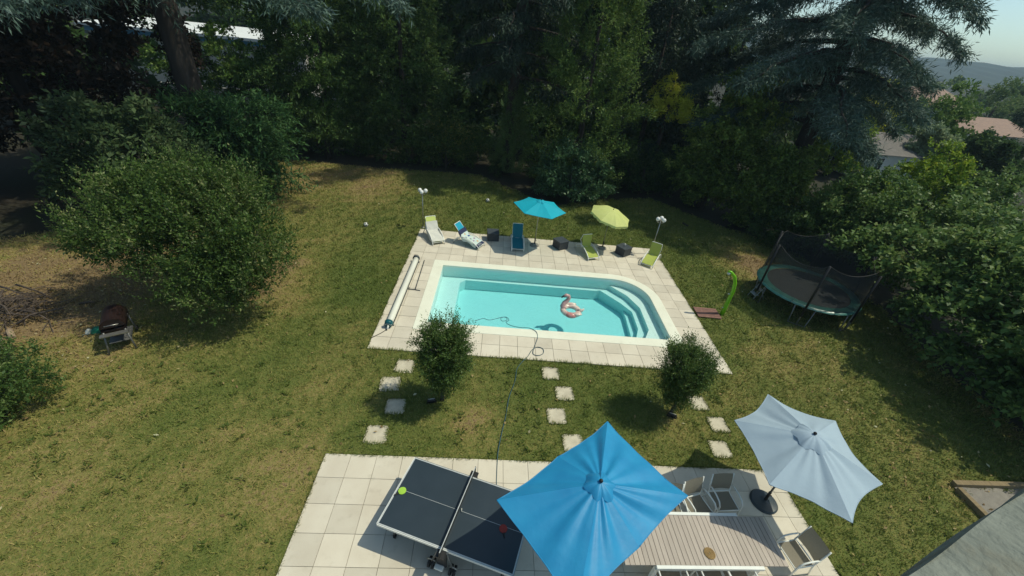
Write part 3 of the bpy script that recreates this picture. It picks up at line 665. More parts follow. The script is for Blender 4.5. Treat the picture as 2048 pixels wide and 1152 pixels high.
def cone_tree(name, label, loc, h, r0, mk, n, n_per, tl, ll, seed, z0=.2, asp=.3, up=.5, power=.8, group=None, droop=0., spread=.8, belly=.15, trunk_r=.2):
    t = thing(name, label, 'tree', loc, group=group)
    trunk(t, [(0, 0, -.2), (0, 0, h * .5), (0, 0, h * .95)], [trunk_r, trunk_r * .7, .02])
    r = np.random.default_rng(seed); nc = max(10, n // 14); jj = r.integers(0, nc, n)
    qc = r.random(nc) ** 1.25; ac = r.uniform(0, 6.283, nc); fc_ = .5 + .5 * np.sqrt(r.random(nc))
    q = np.clip(qc[jj] + r.normal(0, .022 * 12 / h, n), 0, 1); a = ac[jj] + r.normal(0, .12, n); z = z0 + (h - z0) * q
    prof = np.minimum(1, (1 - q) ** power * 1.15) * np.minimum(1, .65 + q / belly * .35)
    lump = 1 + .16 * np.sin(a * 5 + z * 1.3 + seed) + .12 * np.sin(a * 9 - z * 2.3) + .1 * np.sin(z * 4.1)
    rad = r0 * prof * lump * np.clip(fc_[jj] + r.normal(0, .07, n), .1, 1.15)
    P = np.stack([rad * np.cos(a), rad * np.sin(a), z], -1); T = unit(np.stack([np.cos(a), np.sin(a), np.full(n, up)], -1) + r.normal(0, .35, (n, 3)))
    V, Q = leaf_geo(*twig_leaves(P, T, n_per, tl, ll, asp, droop, spread, seed + 1)); V[:, 2] = np.maximum(V[:, 2], .02)
    np_mesh('crown', V, Q, LM[mk], t); return t
cone_tree('young_conifer', 'young light green conifer with a pointed top before the slim pine trunk', G(1018, 345), 5.4, 1.35, 'young', 2300, 9, .5, .17, 21, asp=.2, up=1.3, power=.75)
cone_tree('cypress_tree', 'broad columnar cypress, tallest green column behind the turquoise parasol', (3.3, 28.2, 0), 15, 3.3, 'cyp', 6600, 8, .55, .20, 22, asp=.34, up=1.0, power=.55)
cone_tree('thuja_tree', 'dark thuja left of the photinia shrub at the back of the lawn', (-9.3, 31.5, 0), 14, 3.6, 'thuja', 4700, 9, .6, .24, 23, asp=.34, up=.1, power=.55, droop=.25)
cone_tree('thuja_tree', 'dark thick thuja nearest the back left corner of the lawn', (-14.6, 31.0, 0), 13, 3.9, 'thuja', 4700, 9, .6, .24, 24, asp=.34, up=.1, power=.55, droop=.25)
cone_tree('golden_conifer', 'yellow green golden conifer top showing beside the big cedar', (9.0, 30.2, 0), 7.0, 1.5, 'gold', 900, 9, .5, .2, 25, asp=.28, up=1.0, power=.7, z0=4.6)
cone_tree('dark_conifer', 'almost black conifer in the gap right of the columnar cypress', (8.3, 32.5, 0), 12.5, 3.6, 'pine', 4200, 9, .6, .25, 26, asp=.3, up=-.1, power=.6, droop=.3)

cone_tree('dark_conifer', 'dark conifer behind the golden one, left of the big cedar', (14.2, 34.5, 0), 13.5, 4.0, 'pine', 3600, 9, .6, .27, 27, asp=.3, up=-.1, power=.5, droop=.3)
# --- shrubs and broadleaf trees round the lawn
shrub('bamboo_clump', 'bright feathery bamboo clump between the dark thujas', 'plant', G(655, 318), [(0, 1.0, 3.2, 1.6, 1.2, 2.2), (.2, .9, 5.0, 1.3, 1.1, 1.2), (-.3, .8, 2.0, 1.7, 1.2, 1.5)], 1500, 9, .6, .27, 'mid', 31, asp=.2, droop=.35, up=.6)
shrub('photinia_shrub', 'rounded shrub with yellowish leaf tips at the back edge of the lawn', 'shrub', G(890, 340), [(0, 1.2, 1.6, 2.1, 1.5, 1.4), (-1.1, 1.1, 1.2, 1.3, 1.2, 1.1), (1.2, 1.1, 1.3, 1.5, 1.2, 1.2), (2.0, 1.6, 1.7, 1.2, 1.1, 1.3)], 2500, 8, .35, .15, 'photinia', 32)
shrub('laurel_shrub', 'glossy laurel shrub behind the turquoise parasol', 'shrub', G(1135, 408), [(0, .9, 1.7, 2.2, 1.5, 1.6), (-1.0, .8, 1.2, 1.5, 1.2, 1.1), (1.1, .8, 1.3, 1.4, 1.2, 1.2), (0, 1.2, 2.4, 1.5, 1.2, 1.2)], 2300, 7, .4, .20, 'laurel', 33)
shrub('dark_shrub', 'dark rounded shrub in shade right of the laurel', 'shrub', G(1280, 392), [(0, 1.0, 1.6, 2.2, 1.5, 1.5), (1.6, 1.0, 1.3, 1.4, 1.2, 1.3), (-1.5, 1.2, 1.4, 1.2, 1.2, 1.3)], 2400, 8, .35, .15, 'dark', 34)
shrub('little_shrub', 'tiny dark shrub at the foot of the young conifer', 'shrub', G(992, 352), [(0, .3, .5, .55, .5, .5)], 260, 8, .2, .10, 'dark', 35, stems=1)
shrub('holly_tree', 'broad leafed dark tree left of the big cedar trunk', 'tree', (11.9, 26.9, 0), [(0, 0, 4.2, 2.3, 2.0, 2.4), (-.6, -.2, 2.2, 2.2, 1.8, 2.0), (.9, 0, 6.2, 1.9, 1.6, 1.7), (1.5, -.6, 3.0, 1.8, 1.5, 2.0), (.5, .2, 7.4, 1.2, 1.2, 1.0)], 4600, 8, .4, .20, 'holly', 36, asp=.6)
shrub('maple_shrub', 'yellow green leafed shrub standing before the trampoline net corner', 'shrub', (14.2, 24.2, 0), [(0, 0, 2.4, 2.1, 1.6, 1.9), (1.5, -.3, 1.8, 1.8, 1.5, 1.5), (-1.2, .2, 1.6, 1.4, 1.3, 1.4), (.6, .4, 3.6, 1.6, 1.4, 1.3)], 3000, 8, .35, .18, 'holly', 37, asp=.6)
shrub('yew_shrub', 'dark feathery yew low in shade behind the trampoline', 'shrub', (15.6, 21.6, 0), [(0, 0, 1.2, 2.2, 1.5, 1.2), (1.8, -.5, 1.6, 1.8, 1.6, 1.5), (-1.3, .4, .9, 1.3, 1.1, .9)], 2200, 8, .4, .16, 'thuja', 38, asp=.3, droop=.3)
shrub('fern_leafed_tree', 'low tree with long feathery leaves hiding the foot of the left cedar', 'tree', (-15.3, 21.0, 0), [(0, 0, 2.9, 2.8, 2.2, 1.7), (1.0, -.2, 1.8, 2.4, 1.9, 1.7), (-1.9, .2, 3.4, 1.9, 1.7, 1.3), (1.0, .6, 3.9, 1.8, 1.6, 1.0), (.3, -.8, 1.4, 2.0, 1.4, 1.3)], 1500, 14, 1.0, .30, 'fern', 39, asp=.28, droop=.38, up=.15, spread=.8, flat=.8)
shrub('grey_leafed_shrub', 'grey green leafed shrub behind the large bush, upper left', 'shrub', (-16.6, 16.4, 0), [(0, 0, 3.0, 2.1, 1.7, 1.3), (1.6, -.4, 2.8, 1.7, 1.4, 1.3), (-1.6, .2, 3.6, 1.8, 1.5, 1.4), (.4, .4, 4.2, 1.5, 1.4, 1.0), (-.6, -.6, 1.8, 2.0, 1.4, 1.2)], 1500, 10, .6, .26, 'grey', 40, asp=.45, droop=.25, up=.1, flat=.75)
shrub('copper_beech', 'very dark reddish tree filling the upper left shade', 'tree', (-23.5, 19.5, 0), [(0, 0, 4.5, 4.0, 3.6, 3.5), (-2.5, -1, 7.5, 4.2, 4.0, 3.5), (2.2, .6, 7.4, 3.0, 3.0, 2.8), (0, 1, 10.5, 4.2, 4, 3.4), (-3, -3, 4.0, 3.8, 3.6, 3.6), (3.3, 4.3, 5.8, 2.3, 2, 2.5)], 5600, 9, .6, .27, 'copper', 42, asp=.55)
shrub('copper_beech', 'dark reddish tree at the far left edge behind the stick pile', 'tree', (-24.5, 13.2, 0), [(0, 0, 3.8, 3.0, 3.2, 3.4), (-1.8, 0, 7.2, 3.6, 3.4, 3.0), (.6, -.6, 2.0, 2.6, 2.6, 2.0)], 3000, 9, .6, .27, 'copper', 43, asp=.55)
shrub('broadleaf_tree', 'broad leafed tree crown in the top left before the white roof', 'tree', (-19.0, 30.5, 0), [(0, 0, 3.4, 3.2, 2.6, 2.5), (-1.5, .6, 5.0, 2.6, 2.2, 1.3), (3.0, .5, 4.8, 2.2, 2.0, 2.6), (-4, 1, 3.5, 2.6, 2.2, 2.5), (-6.4, .6, 5.0, 2.2, 1.8, 1.9), (1.6, .8, 7.0, 1.9, 1.2, .9), (-2.2, .8, 6.6, 1.5, 1.2, .7)], 3400, 8, .5, .24, 'mid', 44, asp=.5)
shrub('broadleaf_tree', 'taller leafy tree closing the gap between the left cedar and thujas', 'tree', (-19.5, 33.5, 0), [(0, 0, 9.9, 4.5, 3, 2.2), (3.5, 0, 9.5, 3.5, 3, 2.5), (-4.5, 0, 10.2, 4, 3, 2.4), (5.5, 0, 7, 2.6, 2.5, 3), (-7.5, 0, 9.8, 2.4, 2, 1.9)], 4200, 8, .55, .27, 'mid', 45, asp=.5, stems=1)

# --- right hand side
def hazel():
    t = thing('hazel_tree', 'big leafy green hazel filling the right edge beside the trampoline', 'tree', (17.8, 11.0, 0))
    lob = [(0, 0, 3.2, 3.2, 3.0, 2.4), (.6, 2.6, 3.2, 2.8, 2.6, 1.9), (-1.4, -1.8, 1.7, 2.4, 2.2, 1.5), (1.6, -2.6, 3.2, 3.0, 2.8, 2.3), (-.6, 4.4, 2.5, 2.2, 2.2, 1.9), (2.4, 1.0, 3.9, 3.0, 3.0, 1.7), (1.4, 6.2, 3.0, 2.6, 2.4, 1.9), (-2.2, .4, 2.2, 1.7, 1.7, 1.3), (3.2, -4.4, 2.8, 2.8, 2.6, 2.4), (-2.5, 5.2, 2.7, 1.4, 1.5, 1.3), (-2.3, 3.2, 2.2, 1.2, 1.4, 1.3)]
    trunk(t, [(.5, 0, -.1), (.5, .1, 1.4), (.6, .3, 3.2)], [.22, .17, .1], 'grey_bark', [([(.5, 0, .6), ((l[0] + .5) / 2, l[1] / 2, l[2] * .6), (l[0], l[1], l[2] + .4 * l[5])], [.1, .07, .02]) for l in lob])
    crown('crown', lob, 9500, 7, .45, .20, LM['hazel'], t, .68, shell=.5, lump=.2, up=.1, seed=50, zmin=.15, droop=.2, flat=.75, spread=.95, freq=2.6)
hazel()
TR = 'shrubs and trees beyond the trampoline'
for (u, v, Y, h, rx, mk, seed, nm, lb) in (
    (1880, 300, 23, 5.9, 2.6, 'lime', 61, 'bright_shrub', 'bright yellow green shrub above the hazel, before the grey roof'),
    (1790, 350, 20.5, 5.2, 2.2, 'hazel', 62, 'leafy_shrub', 'mid green shrub between the trampoline and the white house'),
    (1985, 350, 22, 5.4, 2.3, 'hazel', 63, 'leafy_shrub', 'mid green shrub at the right edge below the dark clipped bushes'),
    (1700, 400, 22, 4.5, 2.2, 'mid', 64, 'leafy_shrub', 'green shrub right behind the trampoline below the white wall')):
    b = atY(u, v, Y); shrub(nm, lb, 'shrub', (b.x, Y, 0), [(0, 0, h * .5, rx, rx * .9, h * .46), (-rx * .5, 0, h * .35, rx * .8, rx * .8, h * .34), (rx * .5, .2, h * .36, rx * .8, rx * .8, h * .33), (.2, 0, h * .75, rx * .6, rx * .6, h * .23)], 2000, 8, .35, .17, mk, seed, asp=.6, group=TR, flat=.7)
def far_tree(u, vtop, Y, h_over, rx, mk, seed, lb, nm='garden_tree', n=1300, ll=.30, squat=1.):
    p = atY(u, vtop, Y); h = p.z
    shrub(nm, lb, 'tree', (p.x, Y, 0), [(0, 0, h * .55, rx, rx, h * .45), (-rx * .5, 0, h * .4, rx * .7, rx * .7, h * .36), (rx * .5, 0, h * .42, rx * .7, rx * .7, h * .36), (0, 0, h * .8, rx * .55, rx * .55, h * .2)], n, 8, .5, ll, mk, seed, asp=.55, flat=.6)
far_tree(1930, 172, 46, 0, 3.1, 'mid', 71, 'dense rounded tree standing between the two tiled roofs')
far_tree(2025, 165, 78, 0, 5.0, 'far', 72, 'tree with layered branches at the right edge above the low house')
far_tree(1838, 200, 55, 0, 2.3, 'far', 73, 'loose tree partly hiding the pinkish tiled roof')
far_tree(1885, 258, 41, 0, 1.7, 'silver', 74, 'silvery rounded bush above the grey roof', 'silver_bush')
far_tree(1960, 275, 40, 0, 1.9, 'dark', 75, 'dark clipped bush before the low tiled house, left of two', 'clipped_bush')
far_tree(2020, 285, 38, 0, 2.2, 'dark', 76, 'dark clipped bush before the low tiled house, right of two', 'clipped_bush')
far_tree(1770, 160, 50, 0, 2.6, 'gold', 77, 'yellowish tree seen through the cedar branches')
far_tree(1720, 215, 40, 0, 2.2, 'lime', 78, 'light green tree left of the pinkish roof, behind the cedar')
far_tree(1640, 200, 42, 0, 3.4, 'far', 79, 'grey green tree behind the cedar trunk')
cone_tree('fir_tree', 'dark fir top just entering the right edge against the sky', (50.2, 46, 0), 11.2, 2.0, 'pine', 700, 8, .6, .3, 80, z0=5, asp=.25, up=-.1, power=.8, droop=.2)
cone_tree('fir_tree', 'pointed fir on the skyline before the blue hill', tuple(atY(1990, 300, 95))[:2] + (0,), atY(1990, 150, 95).z, 3.5, 'thuja', 900, 8, .7, .5, 81, asp=.3, up=0, power=.8)

# woods behind the garden: masses too deep and far to count
def wood_mass(name, label, spots, mk, n, n_per, tl, ll, seed, **kw):
    o = crown(name, spots, n, n_per, tl, ll, LM[mk], None, seed=seed, **kw)
    tag(o, label, 'woodland', kind='stuff'); return o
sp = []
for i in range(15):
    x = -14 + i * 1.9; sp.append((x, 36.5 + (i % 3), 4, 2.2, 1.6, 4.5)); sp.append((x + .6, 38 + (i % 2), 11, 2.6, 1.8, 5))
for i in range(9):
    x = -50 + i * 2.6; sp.append((x, 27 + i * .3, 4, 2.6, 2.2, 4.5)); sp.append((x, 28.5 + i * .3, 11, 3, 2.4, 5)) if i < 7 else None
for x in (-9, -6, -3.2, -.4, 2, 6.5, 9.5, 13): sp.append((x, 34.2, 3.2, 1.9, 1.0, 3.4))
for u, v in ((250, -25), (330, -30), (410, -22), (470, -12), (530, 0), (580, 20), (150, -30), (60, -40)):
    q = atY(u, v, 60); sp.append((q.x, 60, q.z + .6, 3.6, 2, 2.4))
wood_mass('back_woodland', 'dark wood closing the garden behind the tall trees', [s for s in sp if s], 'dark', 9500, 6, .85, .68, 90, asp=.55, shell=.3)
sp = []
for i in range(18):
    sp.append((-110 + i * 5.6, 84 + (i * 5 % 7), 7.0 + (i % 3) * .6, 4.6, 3, 6.5))
wood_mass('far_woodland', 'trees behind the white roofed building', sp, 'dark', 4200, 6, 1.3, 1.0, 93, asp=.6, shell=.3)
sp = []
for i in range(13):
    sp.append((-19 + i * 2.9, 47 + (i * 5 % 4), 3.5, 2.6, 2, 4)); sp.append((-18 + i * 2.9, 48 + (i * 3 % 4), 10, 2.8, 2, 5))
wood_mass('inner_woodland', 'darkest trees deep behind the slim pine', sp, 'dark', 5200, 6, .9, .75, 94, asp=.6, shell=.3)
sp = []
for i in range(16):
    x = 13 + i * 2.4; sp.append((x, 47 + (i * 7 % 5) * 1.5, 1.5, 2.4, 2.2, 1.9))
wood_mass('hedge_woodland', 'hedges and low trees between the neighbouring houses', sp, 'far', 3800, 6, .6, .36, 91, asp=.55, shell=.3)
sp = []; rr = random.Random(3)
for i in range(70):
    x = 60 + i * 3.2 + rr.uniform(-3, 3); y = rr.uniform(105, 190); sp.append((x, y, 3.2, 5, 4, rr.uniform(3.5, 6.5)))
wood_mass('distant_woodland', 'far treetops below the skyline hill', sp, 'far', 6500, 5, 1.4, 1.1, 92, asp=.7, shell=.4)
def hill():
    nx, ny = 90, 14; r = np.random.default_rng(2); m = MB()
    def fn(s, t):
        x = -200 + 2000 * s; y = 700 + 700 * t
        z = 46 * math.sin(math.pi * min(1, t * .95 + .02)) ** .8 * (.75 + .18 * math.sin(x * .006 + 1) + .1 * math.sin(x * .017)) + 2.2 * math.sin(x * .11 + y * .05) * math.sin(y * .09 + x * .03)
        return (x, y, z - 3)
    m.grid(fn, 260, 16); o = m.build('hill', mat('wooded_hill', (.020, .034, .020), (.010, .020, .012), .95, .035, 1, .12, coords='Object', detail=8), smooth=True); tag(o, kind='structure')
hill()

# ------------------------------------------------------------------ buildings
def house(name, label, c, rotz, w_, d_, h_, roof_h, roof, wins, over=.4, wallm='wall'):
    t = thing(name, label, 'house', c, rotz)
    wl = MB().box((0, 0, h_ / 2), (w_, d_, h_)).build('wall', M[wallm], t)
    rf = MB(); a, b = w_ / 2 + over, d_ / 2 + over; z = h_ - .02
    v = [(-a, -b, z), (a, -b, z), (a, b, z), (-a, b, z), (-a * .55, 0, z + roof_h), (a * .55, 0, z + roof_h)]
    rf.add(v, [(0, 1, 5, 4), (1, 2, 5), (2, 3, 4, 5), (3, 0, 4), (3, 2, 1, 0)]); rf.build('roof', M[roof], t)
    for side, u, zz, ww, hh in wins:
        if side == 's': cx, cy, dx, dy = u, -d_ / 2 - .02, ww, .06
        else: cx, cy, dx, dy = -w_ / 2 - .02, u, .06, ww
        f = MB()
        for q in (-1, 1):
            f.box((cx + (dx / 2 if dx > dy else 0) * q, cy + (dy / 2 if dy > dx else 0) * q, zz), (.08, .08, hh + .08)); f.box((cx, cy, zz + q * hh / 2), (max(dx, .078), max(dy, .078), .078))
        wf = f.build('window', M['white_plastic'], t); MB().box((cx, cy, zz), (dx if dx > dy else .05, dy if dy > dx else .05, hh)).build('pane', M['window'], wf)
        MB().box((cx, cy - (.06 if side == 's' else 0), zz - hh / 2 - .09), (dx + .2 if dx > dy else .22, dy + .2 if dy > dx else .22, .07)).build('sill', M['white_plastic'], wf)
    return t
p = atY(1700, 300, 40); house('white_house', 'white rendered house with a small dark window behind the cedar branches', (p.x + 5.6, 43.5, 0), .15, 9, 7, 2.5, 1.3, 'roof_grey', [('s', -3.4, 1.55, .7, 1.2), ('s', -.4, 1.5, .9, 1.1), ('w', 0, 1.5, .9, 1.1)])
p = atY(1880, 200, 88); house('tiled_house', 'house with a pinkish tiled roof, farther back between the trees', (p.x, 92, 0), .3, 15, 9, 3.9, 2.6, 'roof_tile', [('s', -3, 2.2, 1.2, 1.4), ('s', 1, 2.2, 1.2, 1.4), ('w', 0, 2.2, 1.2, 1.4)])
p = atY(2010, 250, 62); hz = thing('low_house', 'low house with orange tiled eaves and a pillared veranda at the right edge', 'house', (p.x + 1, 66, 0), .25)
MB().box((0, 2, 1.4), (13, 5, 2.8)).build('wall', M['wall'], hz)
rf = MB(); rf.add([(-7.2, -3.2, 2.6), (7.2, -3.2, 2.6), (7.2, 5, 2.6), (-7.2, 5, 2.6), (-6, 1.2, 4.3), (6, 1.2, 4.3)], [(0, 1, 5, 4), (1, 2, 5), (2, 3, 4, 5), (3, 0, 4), (3, 2, 1, 0)]); rf.build('roof', M['roof_tile'], hz)
for i in range(5): MB().box((-6 + i * 3, -2.8, 1.3), (.35, .35, 2.58)).build('pillar', M['wall'], hz)
for i in range(4): MB().box((-4.5 + i * 3, -.53, 1.2), (1.8, .06, 2.0)).build('window', M['window'], hz)
bw = thing('white_building', 'long white roofed building with a blue fascia glimpsed through the upper left trees', 'building', (-34.5, 50, 0), .18)
MB().box((0, 0, 2.4), (19, 9, 4.8)).build('wall', M['wall'], bw)
rf = MB(); rf.add([(-10, -5.2, 5.15), (10, -5.2, 5.15), (10, 5.2, 5.35), (-10, 5.2, 5.35), (-10, -5.2, 5.4), (10, -5.2, 5.4), (10, 5.2, 5.75), (-10, 5.2, 5.75)], [(0, 1, 5, 4), (4, 5, 6, 7), (1, 2, 6, 5), (2, 3, 7, 6), (3, 0, 4, 7), (3, 2, 1, 0)]); rf.build('roof', M['roof_white'], bw)
MB().box((0, -4.9, 4.95), (19.2, .2, .38)).build('fascia', M['blue_trim'], bw)
for i in range(7):
    f = MB(); f.box((-8.4 + i * 2.8, -4.53, 3.3), (1.5, .08, 1.6)); wf = f.build('window', M['white_plastic'], bw)
    MB().box((-8.4 + i * 2.8, -4.58, 3.3), (1.3, .06, 1.4)).build('pane', M['window'], wf)
    for q in (-.3, .3): MB().box((-8.4 + i * 2.8 + q, -4.62, 3.3), (.06, .05, 1.4)).build('glazing_bar', M['white_plastic'], wf)
ws = thing('garden_wall', 'pale low wall of the neighbouring plot glimpsed through leaves, upper left', 'wall', (-27, 38, 0), .1)
for k in range(5): MB().box((-8 + k * 4, 0, 1.0), (3.97, .2, 2.0)).build('panel', M['wall'], ws)

# ------------------------------------------------------------------ parasols
def parasol(label, base, corners, apex, edge, mk, seed, group, tilt=None, sag=.07, inset=.06, pole_r=.02, pole_m='grey_metal', base_kind='disc', base_m='slate', base_r=.26, canopy_c=None, valance=False, dome=False, cap=.19, cap_h=.07, fold=.012):
    t = thing('parasol', label, 'parasol', base, group=group)
    hub = bpy.data.objects.new('hub_frame', None)
    c0 = Vector(canopy_c) if canopy_c else Vector((0, 0, apex)); r = random.Random(seed)
    Rm = Euler(tilt).to_matrix() if tilt else Matrix.Identity(3); piv = Vector((0, 0, apex - .45))
    def X(p): return piv + Rm @ (Vector(p) - piv) if tilt else Vector(p)
    drop = apex - edge; n = len(corners); cs = [Vector((c[0], c[1], 0)) for c in corners]
    for i in range(n):
        a, b = cs[i], cs[(i + 1) % n]; ph = [r.uniform(0, 6.28) for _ in range(4)]; fr = [r.uniform(.8, 1.7), r.uniform(1.8, 3.2)]; am = r.uniform(.5, 1.3)
        def fn(s, q):
            s = .03 + .97 * s; p = a.lerp(b, q); bow = 4 * q * (1 - q)
            p = p * s * (1 - inset * bow * s)
            prof = s ** 2 * .75 + s * .25 if dome else s ** 1.12
            z = apex - drop * prof - sag * bow * s * (1.25 - .5 * s)
            wv = fold * am * (math.sin(fr[0] * q * 6.28 + ph[0]) + .6 * math.sin(fr[1] * q * 6.28 + ph[1] + 2 * s)) * bow * (s * (1.15 - s)) * 4
            return tuple(X((p.x, p.y, z + wv)))
        MB().grid(fn, 14, 18).build('canopy_panel', M[mk], t, True)
        hem = [fn(1.0, k / 12) for k in range(13)]; MB().tube([Vector(h) + Vector((0, 0, -.004)) for h in hem], .011, 5).build('hem', M[mk], t, True)
        if valance:
            def fv(s, q):
                p = Vector(fn(1, q)); o = (p - X((0, 0, p.z))).normalized(); k_ = .13 * (1 - .35 * abs(math.sin(q * math.pi * 2.5)))
                dn = Rm @ Vector((0, 0, -1)) if tilt else Vector((0, 0, -1)); return tuple(p + dn * k_ * s + o * .02 * s)
            MB().grid(fv, 2, 16).build('valance', M[mk], t, True)
        # rib under the seam
        MB().tube([X((cs[i].x * s, cs[i].y * s, apex - drop * (s ** 2 * .75 + s * .25 if dome else s ** 1.12) - .02)) for s in (.04, .35, .7, .985)], .008, 5).build('rib', M[pole_m], t)
        MB().tube([X((cs[i].x * .5, cs[i].y * .5, apex - drop * (.5 ** 2 * .75 + .125 if dome else .5 ** 1.12) - .03)), X((0, 0, apex - .62))], .006, 5).build('strut', M[pole_m], t)
    if cap:
        k = 8 * n; vs = []
        def fc(s, q):
            qq = q * n; i = int(qq) % n; f = qq - int(qq); p = cs[i].lerp(cs[(i + 1) % n], f); d = p.length; rad = cap * (1.05 + .12 * math.cos(q * 6.28 * n)) * s
            dirp = p / d; zz = apex + cap_h - (cap_h - .015 + drop * rad / d) * s ** 1.3 + .013 * s * math.sin(q * 6.28 * n * 1.5 + seed + 2 * math.sin(q * 6.28 * 3)) * (1 if s > .2 else 0)
            return tuple(X((dirp.x * rad + .001, dirp.y * rad, zz)))
        MB().grid(fc, 8, 12 * n).build('vent_cap', M[mk], t, True)
        MB().ball(X((0, 0, apex + cap_h + .03)), .035, 12).build('finial', M['black'], t, True)
    else: MB().cyl(X((0, 0, apex - .02)), X((0, 0, apex + .07)), .02, .012, 10).build('finial', M['black'], t, True)
    if tilt: MB().tube([(0, 0, .05), piv, X((0, 0, apex))], pole_r, 10).build('pole', M[pole_m], t, True)
    else: MB().cyl((0, 0, .05), (0, 0, apex), pole_r, None, 10).build('pole', M[pole_m], t, True)
    if base_kind == 'disc':
        bo = MB().lathe([(base_r, .0), (base_r, .03), (base_r * .9, .06), (base_r * .35, .085), (.05, .11)], 32).build('base', M[base_m], t, False)
        MB().cyl((0, 0, .09), (0, 0, .40), .032, None, 12).build('socket', M['black'], bo)
        MB().cyl((0, 0, .27), (.085, 0, .27), .012, None, 8).build('knob', M['black'], bo)
    return t
GP = 'parasols'
base = Vector((1.86, 4.20, .026)); ez = 2.2
crn = [Vector((.14, 3.96, 0)), Vector((2.30, 5.92, 0)), Vector((3.55, 4.44, 0))]
ctr = Vector((1.845, 4.20, 0)); near = ctr * 2 - crn[1]
q = [crn[0], (crn[0] + crn[1]) / 2, crn[1], crn[2], (crn[2] + near) / 2, near]
parasol('large blue rectangular parasol between the tennis table and the dining table', base, [tuple(x - ctr) for x in q], 2.62, ez, 'blue_cloth', 3, GP, sag=.05, inset=.035, cap=.25, cap_h=.06, pole_m='white_metal', fold=.034)
base = Vector((6.56, 5.94, .026)); pts = [(6.6, 7.48), (5.39, 6.52), (5.46, 4.98), (6.7, 4.39), (7.88, 5.29), (7.88, 6.85)]
parasol('pale bluish white hexagonal parasol at the right corner of the terrace', base, [(x - 6.62, y - 5.92) for x, y in pts], 2.45, 2.0, 'white_cloth', 9, GP, sag=.07, inset=.085, cap=.33, cap_h=.05, pole_m='grey_metal', base_r=.31, fold=.022, pole_r=.022)
b = G(1068.5, 492); b.z = .028
parasol('turquoise hexagonal parasol between the teal lounger and the middle side table', b, [(1.24 * math.cos(a), 1.24 * math.sin(a)) for a in [R(-4 + 60 * k) for k in range(6)]], 2.32, 1.98, 'turq_cloth', 5, GP, tilt=(.0, .07, 0), sag=.03, inset=.03, cap=.2, cap_h=.03, pole_m='steel', base_m='concrete', base_r=.23, fold=.004)
b = G(1204, 498); b.z = .028
parasol('round pale lime parasol with scalloped valance behind the right lime loungers', b, [(1.0 * math.cos(a), 1.0 * math.sin(a)) for a in [R(10 + 45 * k) for k in range(8)]], 2.12, 1.78, 'lime_cloth', 6, GP, tilt=(.10, .20, 0), sag=.012, inset=.02, cap=0, valance=True, dome=True, pole_m='grey_metal', base_m='concrete', base_r=.21, fold=.004, pole_r=.014)

# ------------------------------------------------------------------ sun loungers
def lounger(label, foot, head, sling, group, back=None):
    f = Vector((foot[0], foot[1], .026)); d = Vector((head[0], head[1], 0)) - Vector((foot[0], foot[1], 0)); L = d.length
    t = thing('sun_lounger', label, 'sun lounger', f, math.atan2(-d.x, d.y), group=group)
    w = .29
    for s in (-1, 1):      # arched rail: foot, over the hips, down to the rear leg
        pts = [(s * w, .0, .02), (s * w, .06, .16), (s * w, .25, .28), (s * w, .5, .38), (s * w, .75, .44), (s * w, .95, .43), (s * w, 1.15, .34), (s * w, 1.32, .18), (s * w, 1.42, .02)]
        MB().tube(pts, .021, 8).build('arm_rail', M['white_metal'], t, True)
        MB().tube([(s * (w - .05), .82, .34), (s * (w - .05), 1.1, .60), (s * (w - .05), L + .06, .93)], .015, 8).build('back_frame', M['white_metal'], t, True)
    for y, z in ((.05, .12), (1.40, .05), (.85, .32)): MB().cyl((-w, y, z), (w, y, z), .014, None, 8).build('crossbar', M['white_metal'], t)
    prof = lambda q: .17 + .18 * math.sin(q * math.pi * .55) - .02 * math.sin(q * math.pi)
    MB().grid(lambda a, b: ((b - .5) * 2 * (w - .03), .05 + .80 * a, prof(a) - .018 * (1 - (2 * b - 1) ** 2)), 12, 6).build('seat', M[sling], t, True)
    MB().grid(lambda a, b: ((b - .5) * 2 * (w - .045), .855 + (L + .06 - .855) * a, .345 + (.93 - .345) * (a ** .92) - .02 * (1 - (2 * b - 1) ** 2) * (1 - a)), 12, 6).build('backrest', M[back or sling], t, True)
    MB().cyl((-(w - .05), L + .06, .93), (w - .05, L + .06, .93), .015, None, 8).build('crossbar', M['white_metal'], t)
    return t, L
z7 = lambda x, y: (820 + x / 6.4, 360 + y / 6.4)
z5 = lambda x, y: (1000 + x / 5.236, 380 + y / 5.236)
def mid(a, b, zf): return (G(*zf(*a)) + G(*zf(*b))) / 2
def headp(a, b, zf): return (G(*zf(*a), .93) + G(*zf(*b), .93)) / 2
GL = 'sun loungers along the far side of the pool'
L1, l1 = lounger('lime lounger half covered by a white towel, leftmost of the row', mid((285, 845), (455, 830), z7), headp((195, 480), (330, 470), z7), 'pale_lime_sling', GL)
L2, l2 = lounger('turquoise lounger with a printed towel, turned slantwise beside the left side table', mid((860, 905), (975, 855), z7), headp((565, 575), (665, 535), z7), 'aqua_sling', GL)
L3, l3 = lounger('teal lounger without towel, left of the turquoise parasol', mid((118, 650), (250, 658), z5), headp((138, 358), (243, 362), z5), 'teal_sling', GL)
L4, l4 = lounger('lime green lounger under the pale lime parasol', mid((915, 742), (1042, 750), z5), headp((873, 472), (977, 477), z5), 'lime_sling', GL)
L5, l5 = lounger('lime green lounger at the far right corner by the globe lamp', mid((1458, 797), (1590, 835), z5), headp((1595, 550), (1695, 578), z5), 'lime_sling', GL)
def lounge_path(L, q):
    """a point along seat then backrest; q in metres from the foot"""
    if q < .82:
        a = q / .80; return .05 + q, .17 + .18 * math.sin(a * math.pi * .55) - .02 * math.sin(a * math.pi)
    a = min(1, (q - .82) / (L + .06 - .855) * 1.0); return .855 + (L + .06 - .855) * a, .345 + .585 * a ** .92
